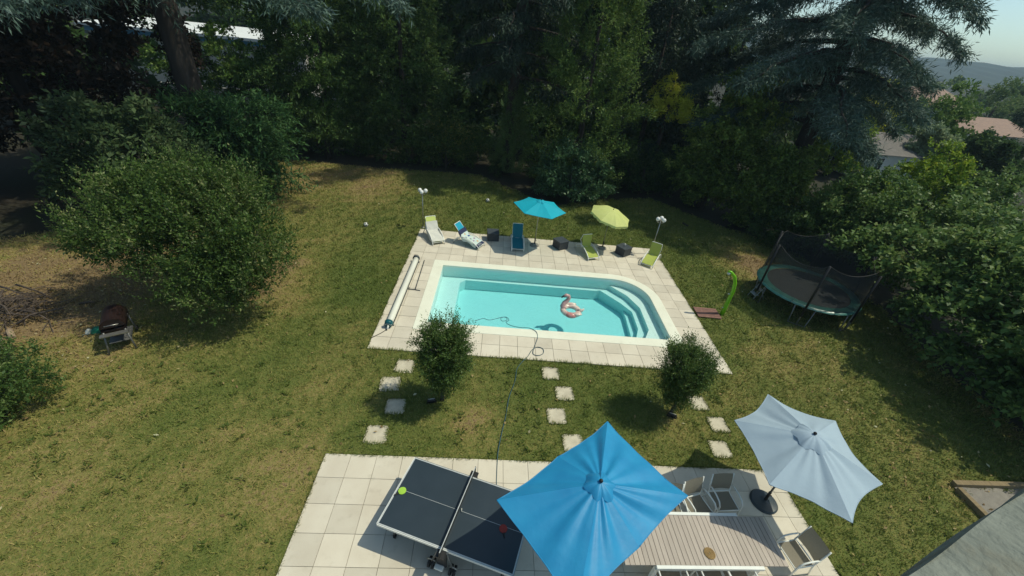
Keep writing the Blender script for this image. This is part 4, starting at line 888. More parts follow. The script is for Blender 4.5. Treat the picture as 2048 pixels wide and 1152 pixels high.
def towel(name, label, L0, L, q0, q1, m, wd=.34, dropm=.10, seed=1):
    t = thing(name, label, 'towel', L0.location, L0.rotation_euler.z)
    r = random.Random(seed); ph = [r.uniform(0, 6) for _ in range(6)]
    def fn(a, b, off=.016):
        y, z = lounge_path(L, q0 + (q1 - q0) * a); s = 2 * b - 1; ov = max(0, abs(s) - .84) / .16
        x = math.copysign(min(abs(s), .86) * wd * 1.02, s) + math.copysign(ov * .02, s)
        z2 = z + off + .012 * math.sin(a * 9 + ph[0] + 2 * s) * math.sin(s * 3 + ph[1]) + (.010 * math.sin(a * 23 + ph[2]) if a > .7 else 0) - ov * dropm * (1 + .3 * math.sin(a * 11 + ph[3]))
        return (x, y, z2 + .012)
    return t, fn
tw, fn = towel('white_towel', 'crumpled white towel spread on the leftmost lounger', L1, l1, -.02, 1.06, 'towel', .33, .16, 3)
MB().grid(lambda a, b: fn(a, b), 30, 24).build('cloth', M['towel'], tw, True)
tw, fn = towel('printed_towel', 'white beach towel with coloured prints and dark bands on the slanted lounger', L2, l2, -.03, 1.10, 'towel', .325, .13, 5)
MB().grid(lambda a, b: fn(.13 + .74 * a, b), 26, 24).build('cloth', mat('printed_cloth', (.60, .68, .62), (.52, .63, .60), .95, 5, .4, 70), tw, True)
MB().grid(lambda a, b: fn(.13 * a, b), 5, 24).build('end_band', M['navy'], tw, True)
MB().grid(lambda a, b: fn(.87 + .13 * a, b), 5, 24).build('end_band', M['navy'], tw, True)
def print_poly(poly, m):
    v = [Vector(fn(a, b, .020)) for a, b in poly]; MB().add(v, [tuple(range(len(v)))]).build('print', M[m], tw)
def star(ca, cb, r, m, n=5, w_=.45):
    pts = []
    for i in range(2 * n):
        a = math.pi * i / n + .4; k = r if i % 2 == 0 else r * w_; pts.append((ca + k * math.sin(a) * .5, cb + k * math.cos(a)))
    c = Vector(fn(ca, cb, .021)); v = [c] + [Vector(fn(a, b, .021)) for a, b in pts]
    MB().add(v, [(0, 1 + i, 1 + (i + 1) % (2 * n)) for i in range(2 * n)]).build('print', M[m], tw)
star(.69, .25, .15, 'print_blue'); star(.68, .66, .15, 'print_blue', 4, .5); star(.50, .40, .10, 'print_grey', 3, .6); star(.43, .70, .10, 'print_mauve', 4, .6)
star(.34, .37, .10, 'print_mauve', 4, .6); star(.23, .60, .11, 'print_orange', 4, .6); star(.82, .46, .07, 'print_orange', 4, .6)
lx = .2
for i in range(7):      # pale lettering along the foot band, too small to read
    print_poly([(.03, lx + i * .058), (.10, lx + i * .058), (.10, lx + i * .058 + .038), (.085, lx + i * .058 + .038), (.085, lx + i * .058 + .014), (.045, lx + i * .058 + .014), (.045, lx + i * .058 + .038), (.03, lx + i * .058 + .038)], 'line')

# ------------------------------------------------------------------ side tables, lamps, balls
def side_table(label, c, rz, w_=.58):
    t = thing('side_table', label, 'side table', c, rz, 'dark cube side tables between the loungers')
    MB().box((0, 0, .20), (w_ - .03, w_ - .03, .38), taper=1.0).build('body', M['rattan'], t, bevel=.01)
    MB().box((0, 0, .412), (w_, w_, .04)).build('top', M['rattan_top'], t, bevel=.008)
    for a in (-1, 1):
        for b_ in (-1, 1): MB().cyl((a * .22, b_ * .22, -.0), (a * .22, b_ * .22, .03), .02, None, 8).build('foot', M['black'], t)
    return t
side_table('dark cube side table right of the slanted lounger with the printed towel', G(985, 480) + Vector((0, .05, .03)), .18)
side_table('dark cube side table right of the turquoise parasol', G(1119.5, 496) + Vector((0, 0, .03)), .62)
s3 = side_table('dark cube side table with a small glass on it, by the rightmost lounger', G(1244.5, 509) + Vector((0, 0, .03)), .70)
gl = thing('drinking_glass', 'small pale glass standing on the right dark side table', 'glass', s3.location + Vector((.02, .02, .433)))
MB().lathe([(.028, 0), (.035, .12), (.032, .12), (.025, .006)], 14).build('tumbler', M['tin'], gl, True)
def lamp_post(label, b, h, rot):
    t = thing('lamp_post', label, 'lamp', b, rot, 'three globe garden lamps')
    MB().cyl((0, 0, 0), (0, 0, h), .025, .022, 12).build('pole', M['steel'], t, True); MB().lathe([(.09, 0), (.09, .02), (.04, .05)], 16).build('base', M['grey_metal'], t)
    for k in range(3):
        a = 2 * math.pi * k / 3; x, y = .16 * math.cos(a), .16 * math.sin(a)
        ar = MB().tube([(0, 0, h - .10), (x * .6, y * .6, h - .13), (x, y, h - .06)], .012, 8).build('arm', M['steel'], t, True)
        MB().lathe([(.045, h - .07), (.05, h - .03)], 14, (x, y, 0)).build('collar', M['grey_metal'], ar)
        MB().ball((x, y, h + .055), .10, 20).build('globe', M['globe'], t, True)
    return t
lamp_post('three globe lamp on a slim post behind the leftmost lounger', G(846.3, 455), 1.86, .52)
lamp_post('three globe lamp on a slim post behind the rightmost lounger', G(1300.5, 509), 1.86, 1.2)
def football(label, c):
    t = thing('football', label, 'ball', c + Vector((0, 0, .11))); MB().ball((0, 0, 0), .11, 20).build('shell', M['ball'], t, True)
    for d in [Vector(v).normalized() for v in ((0, 1, 1.6), (0, -1, 1.6), (1.6, 0, 1), (-1.6, 0, 1), (1, 1.6, 0), (1, -1.6, 0), (-1, -1.6, 0), (1.6, 0, -1), (-1.6, 0, -1))]:
        q_ = d.to_track_quat('Z', 'Y').to_matrix(); v = [q_ @ Vector((.038 * math.cos(k * 1.2566), .038 * math.sin(k * 1.2566), .1065)) for k in range(5)] + [q_ @ Vector((0, 0, .1125))]
        MB().add(v, [(k, (k + 1) % 5, 5) for k in range(5)]).build('patch', M['black'], t)
football('black and white football lying on the lawn left of the loungers', G(732, 453)); football('black and white football on the lawn behind the dark side tables', G(975, 404))

# ------------------------------------------------------------------ pool things
def flamingo():
    c = G(1141, 624, -.1); t = thing('flamingo_float', 'inflatable pink flamingo swim ring floating in the pool', 'pool float', (c.x, c.y, -.1))
    t.rotation_euler.z = .1; t.scale = (.92, .92, .78)
    def rp(a, r=.33): return (r * math.cos(a), r * math.sin(a))
    MB().tube([(*rp(2 * math.pi * k / 28), .09) for k in range(28)], .125, 12, True).build('ring', M['pale_pink'], t, True)
    MB().tube([(*rp(R(225 + k * 12), .36), .10) for k in range(7)], [.06, .12, .135, .14, .135, .12, .06], 12).build('breast', mat('rose_vinyl', (.50, .17, .16), (.60, .36, .32), .2, 9), t, True)
    nk = MB().tube([(-.30, .06, .12), (-.36, .10, .26), (-.30, .16, .40), (-.18, .20, .52), (-.12, .22, .66), (-.16, .22, .78), (-.26, .2, .83), (-.36, .17, .80)], [.12, .11, .10, .09, .08, .08, .08, .055], 12).build('neck', M['pink'], t, True)
    MB().tube([(-.35, .17, .805), (-.43, .15, .76), (-.46, .145, .70)], [.045, .035, .012], 10).build('beak', M['black'], nk, True)
    for s in (-1, 1): MB().ball((-.30, .19 + s * .075, .84), .018, 8).build('eye', M['black'], nk, True)
    for k, (x, y, rz_, l) in enumerate(((.05, .36, .25, .24), (.20, .02 - .38, -.3, .20))):
        MB().ball((x, y, .20), .12, 14, (l / .12, .75, .55)).build('wing', M['pale_pink'], t, True)
    MB().tube([(.30, -.08, .16), (.44, -.1, .22), (.52, -.1, .32)], [.10, .07, .02], 10).build('tail', M['pale_pink'], t, True)
flamingo()
def cover_roller():
    a, b = G(720 + 462 / 4.1133, 440 + 322 / 4.1133, .15), G(720 + 240 / 4.1133, 440 + 850 / 4.1133, .15)
    d = (b - a); L = d.length; t = thing('pool_cover_roller', 'white rolled pool cover on a roller along the left side of the pool', 'pool cover', (a.x, a.y, .028), math.atan2(-d.x, d.y))
    MB().tube([(0, 0 + L * k / 12, .13) for k in range(13)], .112, 20).build('rolled_cover', M['cover'], t, True)
    for s in (-1, 1): MB().box((s * .115, L / 2, .05), (.022, L * .99, .02)).build('strap', M['slate'], t)
    MB().tube([(.135, 0, .1), (.14, -.06, .17), (.08, -.09, .28), (-.06, -.09, .28), (-.14, -.06, .17), (-.135, 0, .1)], .012, 8).build('end_loop', M['slate'], t, True)
    MB().cyl((0, -.02, .16), (0, .03, .16), .145, None, 20).build('end_plate', M['slate'], t, True)
    mt = MB().cyl((0, L, .16), (0, L + .13, .15), .15, .12, 20).build('motor', M['motor'], t, True)
    for k in range(4): MB().ball((-.1 + k * .066, L + .13, .20 - .02 * abs(k - 1.5)), .018, 8).build('bolt', M['white_plastic'], mt, True)
    MB().cyl((0, L + .13, .13), (0, L + .24, .07), .03, None, 12).build('axle', M['white_plastic'], mt, True)
    for y in (.06, L - .05): MB().box((0, y, .02), (.30, .05, .04)).build('foot', M['grey_metal'], t)
cover_roller()
def ground_curve(name, label, cat, pts, r, m, z=0., sub=5):
    P = [Vector(p) for p in pts]; out = []
    for i in range(len(P) - 1):
        p0, p1, p2, p3 = P[max(i - 1, 0)], P[i], P[i + 1], P[min(i + 2, len(P) - 1)]
        for k in range(sub):
            t = k / sub; out.append(.5 * ((2 * p1) + (p2 - p0) * t + (2 * p0 - 5 * p1 + 4 * p2 - p3) * t * t + (3 * p1 - p0 - 3 * p2 + p3) * t ** 3))
    out.append(P[-1]); o = MB().tube(out, r, 6).build(name, M[m], smooth=True); return tag(o, label, cat)
q = [G(720 + x / 4.1133, 440 + y / 4.1133, .045) for x, y in ((228, 893), (180, 925), (120, 955), (88, 970))]
ground_curve('power_cable', 'dark cable from the cover roller motor to the deck corner', 'cable', [(p.x, p.y, .04) for p in q], .012, 'black')
pb = thing('crank_bar', 'long dark crank bar lying beside the pool cover roller', 'crank bar', G(720 + 455 / 4.1133, 440 + 572 / 4.1133, .03))
e = G(720 + 530 / 4.1133, 440 + 335 / 4.1133, .03) - pb.location
MB().cyl((0, 0, .02), (e.x, e.y, .02), .018, None, 8).build('shaft', M['slate'], pb, True)
e1 = G(720 + 398 / 4.1133, 440 + 572 / 4.1133, .03) - pb.location; e2 = G(720 + 495 / 4.1133, 440 + 583 / 4.1133, .03) - pb.location
MB().tube([(e1.x, e1.y + .12, .025), (e1.x + .02, e1.y, .03), (0, -.03, .02), (e2.x, e2.y, .02)], .016, 8).build('handle', M['slate'], pb, True)

hz_ = [(993, 972, .03), (993, 955, .03), (996, 905, .035), (1003, 868, .03), (1012, 830, .03), (1018, 795, .03), (1030, 762, .03), (1034, 738, .03), (1046, 722, .04), (1056, 712, .045), (1064, 700, .045), (1075, 694, .045), (1086, 698, .045), (1086, 707, .045), (1075, 711, .045), (1066, 706, .05), (1070, 690, .045), (1075, 675, .045), (1072, 663, .06), (1058, 656, .065), (1040, 655, .0), (1022, 651, -.09), (1012, 645, -.098), (1018, 640, -.098), (1012, 634, -.098), (1002, 636, -.098), (1004, 642, -.098), (1014, 640, -.098), (1008, 634, -.098), (980, 640, -.098), (966, 637, -.098), (950, 642, -.098)]
pts = [G(u, v, z) for u, v, z in hz_]
ground_curve('garden_hose', 'thin blue hose from the terrace across the lawn into the pool', 'hose', pts, .0105, 'hose', sub=6)

# ------------------------------------------------------------------ outdoor shower, mat, trampoline, step ladder
sh = thing('garden_shower', 'lime green curved outdoor shower beside the wooden mat', 'shower', G(1443, 629))
MB().tube([(0, 0, 0), (.01, 0, .3), (.02, 0, .75), (.03, 0, 1.15), (-.03, 0, 1.5), (-.16, 0, 1.78), (-.36, 0, 1.95), (-.46, 0, 1.97)], [.085, .08, .075, .07, .065, .06, .055, .045], 16).build('column', M['shower'], sh, True)
MB().cyl((-.40, 0, 1.93), (-.43, 0, 1.85), .05, .065, 14).build('shower_head', M['tin'], sh, True)
MB().tube([(-.05, -.02, 1.0), (-.13, -.04, 1.02)], .022, 10).build('tap', M['tin'], sh, True)
MB().tube([(-.07, -.02, .35), (-.13, -.04, .36)], .018, 10).build('foot_tap', M['tin'], sh, True)
wm_ = thing('duckboard_mat', 'reddish wooden duckboard on the grass between deck and green shower', 'mat', (7.93, 13.93, 0), .03)
for k in range(9): MB().box((0, -.30 + k * .075, .045), (.94, .064, .025)).build('slat', M['red_wood'], wm_)
for s in (-.4, 0, .4): MB().box((s, 0, .016), (.05, .68, .032)).build('batten', M['red_wood'], wm_)

def trampoline():
    cx, cy, rr = 12.45, 15.5, 1.9
    t = thing('trampoline', 'round trampoline with a black safety net on the shaded grass at the right', 'trampoline', (cx, cy, 0)); n = 48
    MB().add([(0, 0, .87)] + [((rr - .33) * math.cos(2 * math.pi * k / n), (rr - .33) * math.sin(2 * math.pi * k / n), .88) for k in range(n)], [(0, 1 + k, 1 + (k + 1) % n) for k in range(n)]).build('bounce_mat', M['mesh_mat'], t)
    MB().tube([(rr * math.cos(2 * math.pi * k / n), rr * math.sin(2 * math.pi * k / n), .87) for k in range(n)], .025, 8, True).build('frame_ring', M['steel'], t, True)
    for k in range(8):
        a0 = 2 * math.pi * k / 8
        def fp(s, q):
            a = a0 + (2 * math.pi / 8 - .008) * q; r_ = rr - .34 + .40 * s
            return (r_ * math.cos(a), r_ * math.sin(a), .905 + .025 * math.sin(math.pi * s) + .008 * math.sin(a * 31) - (.05 if s > .95 else 0))
        MB().grid(fp, 6, 10).build('pad', M['pad'], t, True)
    for k in range(6):
        a = R(180 + 60 * k); x, y = (rr + .03) * math.cos(a), (rr + .03) * math.sin(a)
        MB().tube([(x, y, .0), (x, y, .9)], .028, 8).build('leg', M['steel'], t, True)
        dx, dy = -math.sin(a), math.cos(a)
        MB().tube([(x * .98 + dx * .35, y * .98 + dy * .35, .86), (x * .98 + dx * .3, y * .98 + dy * .3, .03), (x * .98 - dx * .3, y * .98 - dy * .3, .03), (x * .98 - dx * .35, y * .98 - dy * .35, .86)], .022, 8).build('leg_frame', M['grey_metal'], t, True)
        MB().tube([(x * 1.02, y * 1.02, .45), (x * 1.02, y * 1.02, 2.64 + .1 * math.sin(k * 2))], .042, 8).build('net_pole', M['black'], t, True)
    nm = bpy.data.materials.new('safety_net'); nm.use_nodes = True; N = nm.node_tree.nodes; L = nm.node_tree.links
    p = N['Principled BSDF']; p.inputs['Base Color'].default_value = (.025, .028, .03, 1); p.inputs['Roughness'].default_value = .7
    tr = N.new('ShaderNodeBsdfTransparent'); ms = N.new('ShaderNodeMixShader'); ms.inputs[0].default_value = .62
    L.new(tr.outputs[0], ms.inputs[1]); L.new(p.outputs[0], ms.inputs[2]); L.new(ms.outputs[0], N['Material Output'].inputs[0])
    def fnn(s, q):
        a = R(180) + 2 * math.pi * q; k = (q * 6) % 1; bow = 4 * k * (1 - k); r_ = rr - .02 - .14 * bow * s
        z = .92 + (2.62 - .26 * bow + .1 * math.sin(int(q * 6) * 2) - .92) * s; return (r_ * math.cos(a), r_ * math.sin(a), z)
    MB().grid(fnn, 8, 96).build('safety_net', nm, t, True)
    MB().tube([fnn(1, k / 96) for k in range(96)], .012, 5, True).build('net_hem', M['black'], t, True)
trampoline()
ld = thing('step_ladder', 'small grey folding step ladder leaning by the trampoline', 'ladder', G(1499, 595), -1.4)
for s in (-.17, .17):
    MB().tube([(s, 0, .0), (s, .26, .50), (s, .38, .80)], .014, 8).build('rail', M['alu'], ld, True); MB().tube([(s, .55, 0), (s, .27, .5)], .012, 8).build('rear_leg', M['alu'], ld, True)
MB().tube([(-.17, .38, .80), (-.12, .41, .87), (.12, .41, .87), (.17, .38, .80)], .014, 8).build('handle', M['alu'], ld, True)
for y, z in ((.10, .22), (.24, .46)): MB().box((0, y + .03, z), (.33, .2, .025)).build('step', M['alu'], ld)

# ------------------------------------------------------------------ barbecue corner
bq = thing('barbecue', 'dark brown barrel barbecue on legs in the shade of the large bush', 'barbecue', (-11.35, 8.85, 0), R(128))   # +x away from the house
def halfbarrel(lo, hi, name, m):
    mb = MB(); k = [(.29 * math.cos(R(a)), .74 + .29 * math.sin(R(a))) for a in range(lo, hi + 1, 12)]; n = len(k)
    mb.add([(-.40, x, z) for x, z in k] + [(.42, x, z) for x, z in k], [(i, i + 1, n + i + 1, n + i) for i in range(n - 1)] + [tuple(range(n - 1, -1, -1)), tuple(range(n, 2 * n))]); return mb.build(name, m, bq)
halfbarrel(185, 355, 'fire_bowl', M['shaded_brown_enamel']); halfbarrel(5, 175, 'lid', M['shaded_brown_enamel'])
for x in (-.42, .38):
    for y in (-.26, .26): MB().tube([(x, y * .9, .66), (x - (.16 if x < 0 else 0), y * 1.15, .02)], .024, 8).build('leg', M['grey_metal'], bq, True)
MB().box((-.55, 0, .64), (.15, .62, .03)).build('shelf', M['steel'], bq); MB().box((0, 0, .22), (.72, .5, .02)).build('lower_shelf', M['grey_metal'], bq)
for y in (-.30, .30): MB().cyl((.38, y - .02, .09), (.38, y + .02, .09), .09, None, 14).build('wheel', M['rubber'], bq)
MB().tube([(-.41, -.15, .86), (-.46, -.15, .88), (-.46, .15, .88), (-.41, .15, .86)], .012, 8).build('handle', M['steel'], bq, True)
bg_ = thing('charcoal_bag', 'green and white paper bag lying left of the barbecue', 'bag', G(200, 664) + Vector((0, 0, .0)), .35)
MB().box((0.02, 0, .09), (.42, .26, .17), taper=.72).build('bag_body', M['bag'], bg_, bevel=.04); MB().box((-.26, 0, .07), (.13, .22, .12), taper=.6).build('bag_top', M['white_plastic'], bg_, bevel=.03)

def sticks():
    r = random.Random(5); g = 'pruned branches on the brush pile'
    lab = ['long pale branch on top of the brush pile', 'forked grey branch at the right end of the brush pile', 'thin dark branch at the back of the brush pile', 'bent branch at the front of the brush pile', 'thick brown branch at the left of the brush pile', 'branch pointing to the barbecue from the brush pile',
           'short branch leaning on the brush pile', 'crooked pale branch across the brush pile middle', 'dark branch low in the brush pile', 'straight branch along the far side of the brush pile', 'short pale stick lying apart on the dry grass', 'thin curved branch over the front logs']
    ends = [((-16.3, 9.6, .35), (-14.6, 8.9, .45)), ((-14.6, 8.9, .1), (-13.7, 9.7, .35)), ((-16.6, 10.3, .3), (-15.2, 10.0, .4)), ((-15.6, 8.9, .2), (-14.2, 9.2, .25)), ((-16.6, 9.0, .2), (-15.4, 9.3, .5)), ((-15.0, 9.3, .3), (-13.9, 9.2, .1)), ((-15.3, 9.9, .1), (-14.7, 9.5, .55)), ((-15.9, 9.9, .5), (-14.9, 8.8, .35)), ((-16.2, 9.2, .12), (-14.8, 9.6, .15)), ((-16.4, 10.6, .2), (-14.7, 10.1, .2)), ((-14.0, 10.2, .04), (-13.55, 10.35, .05)), ((-15.6, 8.5, .15), (-14.6, 8.6, .3))]
    for i, (a, b) in enumerate(ends):
        a, b = Vector(a), Vector(b); m1 = a.lerp(b, .35) + Vector((r.uniform(-.1, .1), r.uniform(-.1, .1), r.uniform(0, .1))); m2 = a.lerp(b, .7) + Vector((r.uniform(-.1, .1), r.uniform(-.1, .1), r.uniform(0, .1)))
        o = MB().tube([a, m1, m2, b], [.035, .03, .024, .012], 6).build('branch', M['stick'], smooth=True); tag(o, lab[i], 'branch', g)
    mb = MB()
    for k in range(230):
        x, y = r.gauss(-15.5, .75), r.gauss(9.5, .45); a = r.uniform(0, 6.28); l = r.uniform(.2, .55); z = max(.03, .42 - .28 * math.hypot((x + 15.5) / 1.0, (y - 9.5) / .6) + r.uniform(-.08, .06))
        mb.tube([(x - l * math.cos(a), y - l * math.sin(a), z + r.uniform(-.03, .1)), (x, y, z + .05), (x + l * math.cos(a), y + l * math.sin(a), z + r.uniform(-.03, .12))], [.014, .011, .005], 4)
    o = mb.build('twig_pile', M['stick']); tag(o, 'tangled pile of thin pruned twigs at the left edge of the garden', 'twigs', kind='stuff')
    lg = [((-14.55, 8.15), .5, 'pale split log lying nearest the clipped shrub'), ((-14.15, 8.05), -.4, 'light log right of the others before the brush pile'), ((-14.35, 8.5), -.6, 'longer pale log against the front of the brush pile'), ((-15.0, 8.35), .2, 'split log half hidden behind the clipped shrub')]
    for (x, y), a, lb in lg:
        c, s = math.cos(a) * .24, math.sin(a) * .24; o = MB().tube([(x - c, y - s, .075), (x, y, .085), (x + c, y + s, .075)], [.075, .08, .07], 9).build('log', M['log']); tag(o, lb, 'log', 'firewood logs')
sticks()
def litter():
    n = 16000; r = np.random.default_rng(77); x = r.uniform(-21, 16.5, n); y = r.uniform(3, 29, n)
    wgt = np.clip(.05 + 1.3 * np.exp(-((x + 15) ** 2 + (y - 9.5) ** 2) / 14) + .8 * np.exp(-((x + 12) ** 2 + (y - 26) ** 2) / 18) + .8 * np.exp(-((x - 12.5) ** 2 + (y - 19.5) ** 2) / 8) + .5 * np.exp(-((x - 12) ** 2 + (y - 9) ** 2) / 10), 0, 1)
    k = (r.random(n) < wgt) & in_poly(x, y, LAWN); du, dv = (x - DO.x) * DU.x + (y - DO.y) * DU.y, (x - DO.x) * DV.x + (y - DO.y) * DV.y
    k &= ~((du > -.1) & (du < DW + .1) & (dv > -.1) & (dv < DD + .1)); tu, tv = (x - TO.x) * TU.x + (y - TO.y) * TU.y, (x - TO.x) * TV.x + (y - TO.y) * TV.y; k &= ~((tu > -.1) & (tu < TS * TNC + .1) & (tv > -.1)); x, y = x[k], y[k]; n = len(x)
    P = np.stack([x, y, r.uniform(.02, .06, n)], -1); Dr = unit(r.normal(0, 1, (n, 3)) * [1, 1, .25]); Nn = unit(r.normal(0, .3, (n, 3)) + [0, 0, 1])
    V, Q = leaf_geo(P, Dr, Nn, r.uniform(.06, .13, n), r.uniform(.04, .07, n)); o = np_mesh('fallen_leaves', V, Q, leaf_mat('dead_leaf', (.10, .06, .03), (.24, .17, .09), (.40, .33, .22)))
    tag(o, 'dry fallen leaves scattered on the grass', 'fallen leaves', kind='stuff')
litter()

# small floodlights at the feet of the round trees, dark log at the lawn's edge
def flood(label, c, rz):
    t = thing('floodlight', label, 'floodlight', c, rz, 'ground floodlights under the round trees'); rot = Matrix.Rotation(R(-38), 3, 'X')
    MB().box((0, 0, .10), (.22, .15, .06), rot).build('housing', M['black'], t, bevel=.01); MB().box(Vector((0, 0, .10)) + rot @ Vector((0, 0, .033)), (.18, .11, .01), rot).build('lens', M['tin'], t)
    for s in (-.12, .12): MB().tube([(s, 0, .0), (s, 0, .10)], .01, 6).build('bracket', M['black'], t)
    MB().box((0, 0, .012), (.28, .05, .02)).build('foot_plate', M['black'], t)
flood('small floodlight on the grass at the foot of the left round tree', G(863, 805), .35); flood('small floodlight on the grass at the foot of the right round tree', G(1343, 834), -.3)
o = MB().tube([tuple(G(1366, 446, .06)), tuple(G(1376, 452, .06))], [.06, .045], 8).build('stump_piece', M['bark']); tag(o, 'short dark piece of wood on the lawn edge below the right lamp', 'wood')

# ------------------------------------------------------------------ terrace furniture
def tt_table():
    tx, ty, ta = -1.7147, 5.5687, -.2293
    t = thing('tennis_table', 'folding table tennis table with dark blue top on the terrace', 'tennis table', (tx, ty, .026), ta)   # +x along length, -y towards the house
    L, Wd, H = 2.74, 1.525, .735
    for k in range(2):
        x0 = k * (L / 2 + .004); tp = MB().box((x0 + L / 4 - .002, -Wd / 2, H - .012), (L / 2 - .004, Wd, .024)).build('tabletop', M['tt_top'], t)
        for nm, c, d in (('side_line', (x0 + L / 4 - .002, -.012, H + .002), (L / 2 - .006, .022, .003)), ('side_line', (x0 + L / 4 - .002, -Wd + .012, H + .002), (L / 2 - .006, .022, .003)), ('centre_line', (x0 + L / 4 - .002, -Wd / 2, H + .0025), (L / 2 - .04, .006, .003)), ('end_line', (.012 if k == 0 else L - .012, -Wd / 2, H + .003), (.022, Wd - .05, .003))):
            MB().box(c, d).build(nm, M['line'], tp)
        MB().box((x0 + L / 4 - .002, -Wd - .008, H - .03), (L / 2 - .006, .012, .055)).build('apron', M['white_metal'], tp); MB().box((x0 + L / 4 - .002, .008, H - .03), (L / 2 - .006, .012, .055)).build('apron', M['grey_metal'], tp)
        MB().box((-.008 if k == 0 else L + .008, -Wd / 2, H - .03), (.012, Wd, .055)).build('apron', M['white_metal'] if k == 0 else M['steel'], tp)
        xe = .16 if k == 0 else L - .16
        for y in (-.2, -Wd + .2):
            lg = MB().tube([(xe, y, H - .03), (xe + (.06 if k == 0 else -.06), y, .06)], .02, 8).build('leg', M['grey_metal'], t, True); MB().box((xe + (.06 if k == 0 else -.06), y, .05), (.05, .06, .10)).build('leg_foot', M['rubber'], lg)
            MB().tube([(xe + .03 * (1 if k == 0 else -1), y, .32), (L / 2 + (-.22 if k == 0 else .22), y, .16)], .012, 8).build('brace', M['steel'], t, True)
    nt = thing('net_tmp', 'x', 'x'); bpy.data.objects.remove(nt)
    net = MB().box((L / 2, -Wd / 2, H + .075), (.012, Wd + .30, .145)).build('net', M['black'], t); MB().box((L / 2, -Wd / 2, H + .151), (.016, Wd + .30, .010)).build('net_tape', M['line'], net)
    for y in (.15, -Wd - .15):
        po = MB().cyl((L / 2, y, H - .04), (L / 2, y, H + .155), .014, None, 10).build('net_post', M['black'], t); MB().box((L / 2, y * 1.0 + (-.07 if y > 0 else .07), H - .035), (.17, .15, .03)).build('net_bracket', M['black'], po)
    MB().tube([(L / 2 - .04, -Wd / 2 + .03, H + .006), (L / 2 + .07, -Wd / 2 - .02, H + .012), (L / 2 + .04, -Wd / 2 + .05, H + .012)], .008, 6).build('net_clip', M['white_metal'], t, True)
    for s in (-.22, .22):
        for y in (-Wd - .02, -.10):
            MB().tube([(L / 2 + s, y, .15), (L / 2 + s * .6, y, .5), (L / 2 + s * .4, y, H - .04)], .018, 8).build('carriage_leg', M['grey_metal'], t, True)
            for q in (-.04, .04):
                wv = MB().tube([(L / 2 + s + q - .02, y, .10), (L / 2 + s + q + .02, y, .10)], .10, 18).build('wheel', M['rubber'], t); MB().tube([(L / 2 + s + q - .024, y, .10), (L / 2 + s + q + .024, y, .10)], .035, 10).build('hub', M['grey_metal'], wv)
            MB().tube([(L / 2 + s - .1, y, .19), (L / 2 + s, y, .225), (L / 2 + s + .1, y, .19)], .014, 6).build('wheel_fork', M['steel'], t, True)
    MB().box((L / 2, -Wd - .03, .40), (.20, .05, .50)).build('lock_box', M['black'], t, bevel=.02); MB().box((L / 2 - .03, -Wd - .1, .20), (.18, .10, .05)).build('pedal', M['white_plastic'], t, bevel=.02)
    MB().box((L / 2, -Wd / 2, .24), (.06, Wd - .1, .05)).build('carriage_bar', M['grey_metal'], t)
    return t
TT = tt_table()
def bat(label, u, v, rz, m):
    c = G(u, v, .764); t = thing('table_tennis_bat', label, 'bat', (c.x, c.y, .768), rz, 'table tennis bats')
    MB().prism([(.078 * math.cos(2 * math.pi * k / 24), .082 * math.sin(2 * math.pi * k / 24)) for k in range(24)], 0, .012).build('blade', M[m], t)
    MB().box((0, -.125, .012), (.028, .10, .022)).build('handle', M['black'], t, bevel=.006)
bat('lime green bat lying at the left end of the tennis table', 804.5, 982, -.85, 'green_rubber'); bat('red bat lying on the right half of the tennis table', 1006.5, 1058, .22, 'red_rubber')

DTO = Vector((2.70, 3.865, .026)); DTA = .094; DTL, DTW, DTH = 3.27, .95, .715
dt = thing('dining_table', 'long garden dining table with wood slat top and white rails', 'table', DTO, DTA)
for k in range(33):
    x = (k + .5) * DTL / 33; MB().box((x, DTW / 2, DTH - .012 + random.uniform(-.001, .001)), (DTL / 33 - .010, DTW, .024)).build('plank', M['plank'], dt)
for y, x0, x1 in ((-.035, .60, 2.74), (DTW + .035, .60, 2.70)):
    MB().box(((x0 + x1) / 2, y, DTH - .025), (x1 - x0, .062, .07)).build('rail', M['white_metal'], dt, bevel=.004)
MB().box((DTL / 2, DTW / 2, DTH - .05), (DTL - .1, DTW - .1, .04)).build('frame', M['white_metal'], dt)
for x in (.62, 2.66):
    for y in (-.01, DTW + .01): MB().box((x, y, (DTH - .07) / 2), (.07, .07, DTH - .075)).build('leg', M['white_metal'], dt)
c = G(1419, 1107, .745); tv_ = thing('trivet', 'round woven straw trivet lying on the dining table', 'trivet', (c.x, c.y, .743))
for k in range(5): MB().tube([((.022 + .02 * k) * math.cos(2 * math.pi * j / 20), (.022 + .02 * k) * math.sin(2 * math.pi * j / 20), .01) for j in range(20)], .0105, 6, True).build('coil', M['straw_mat'], tv_, True)

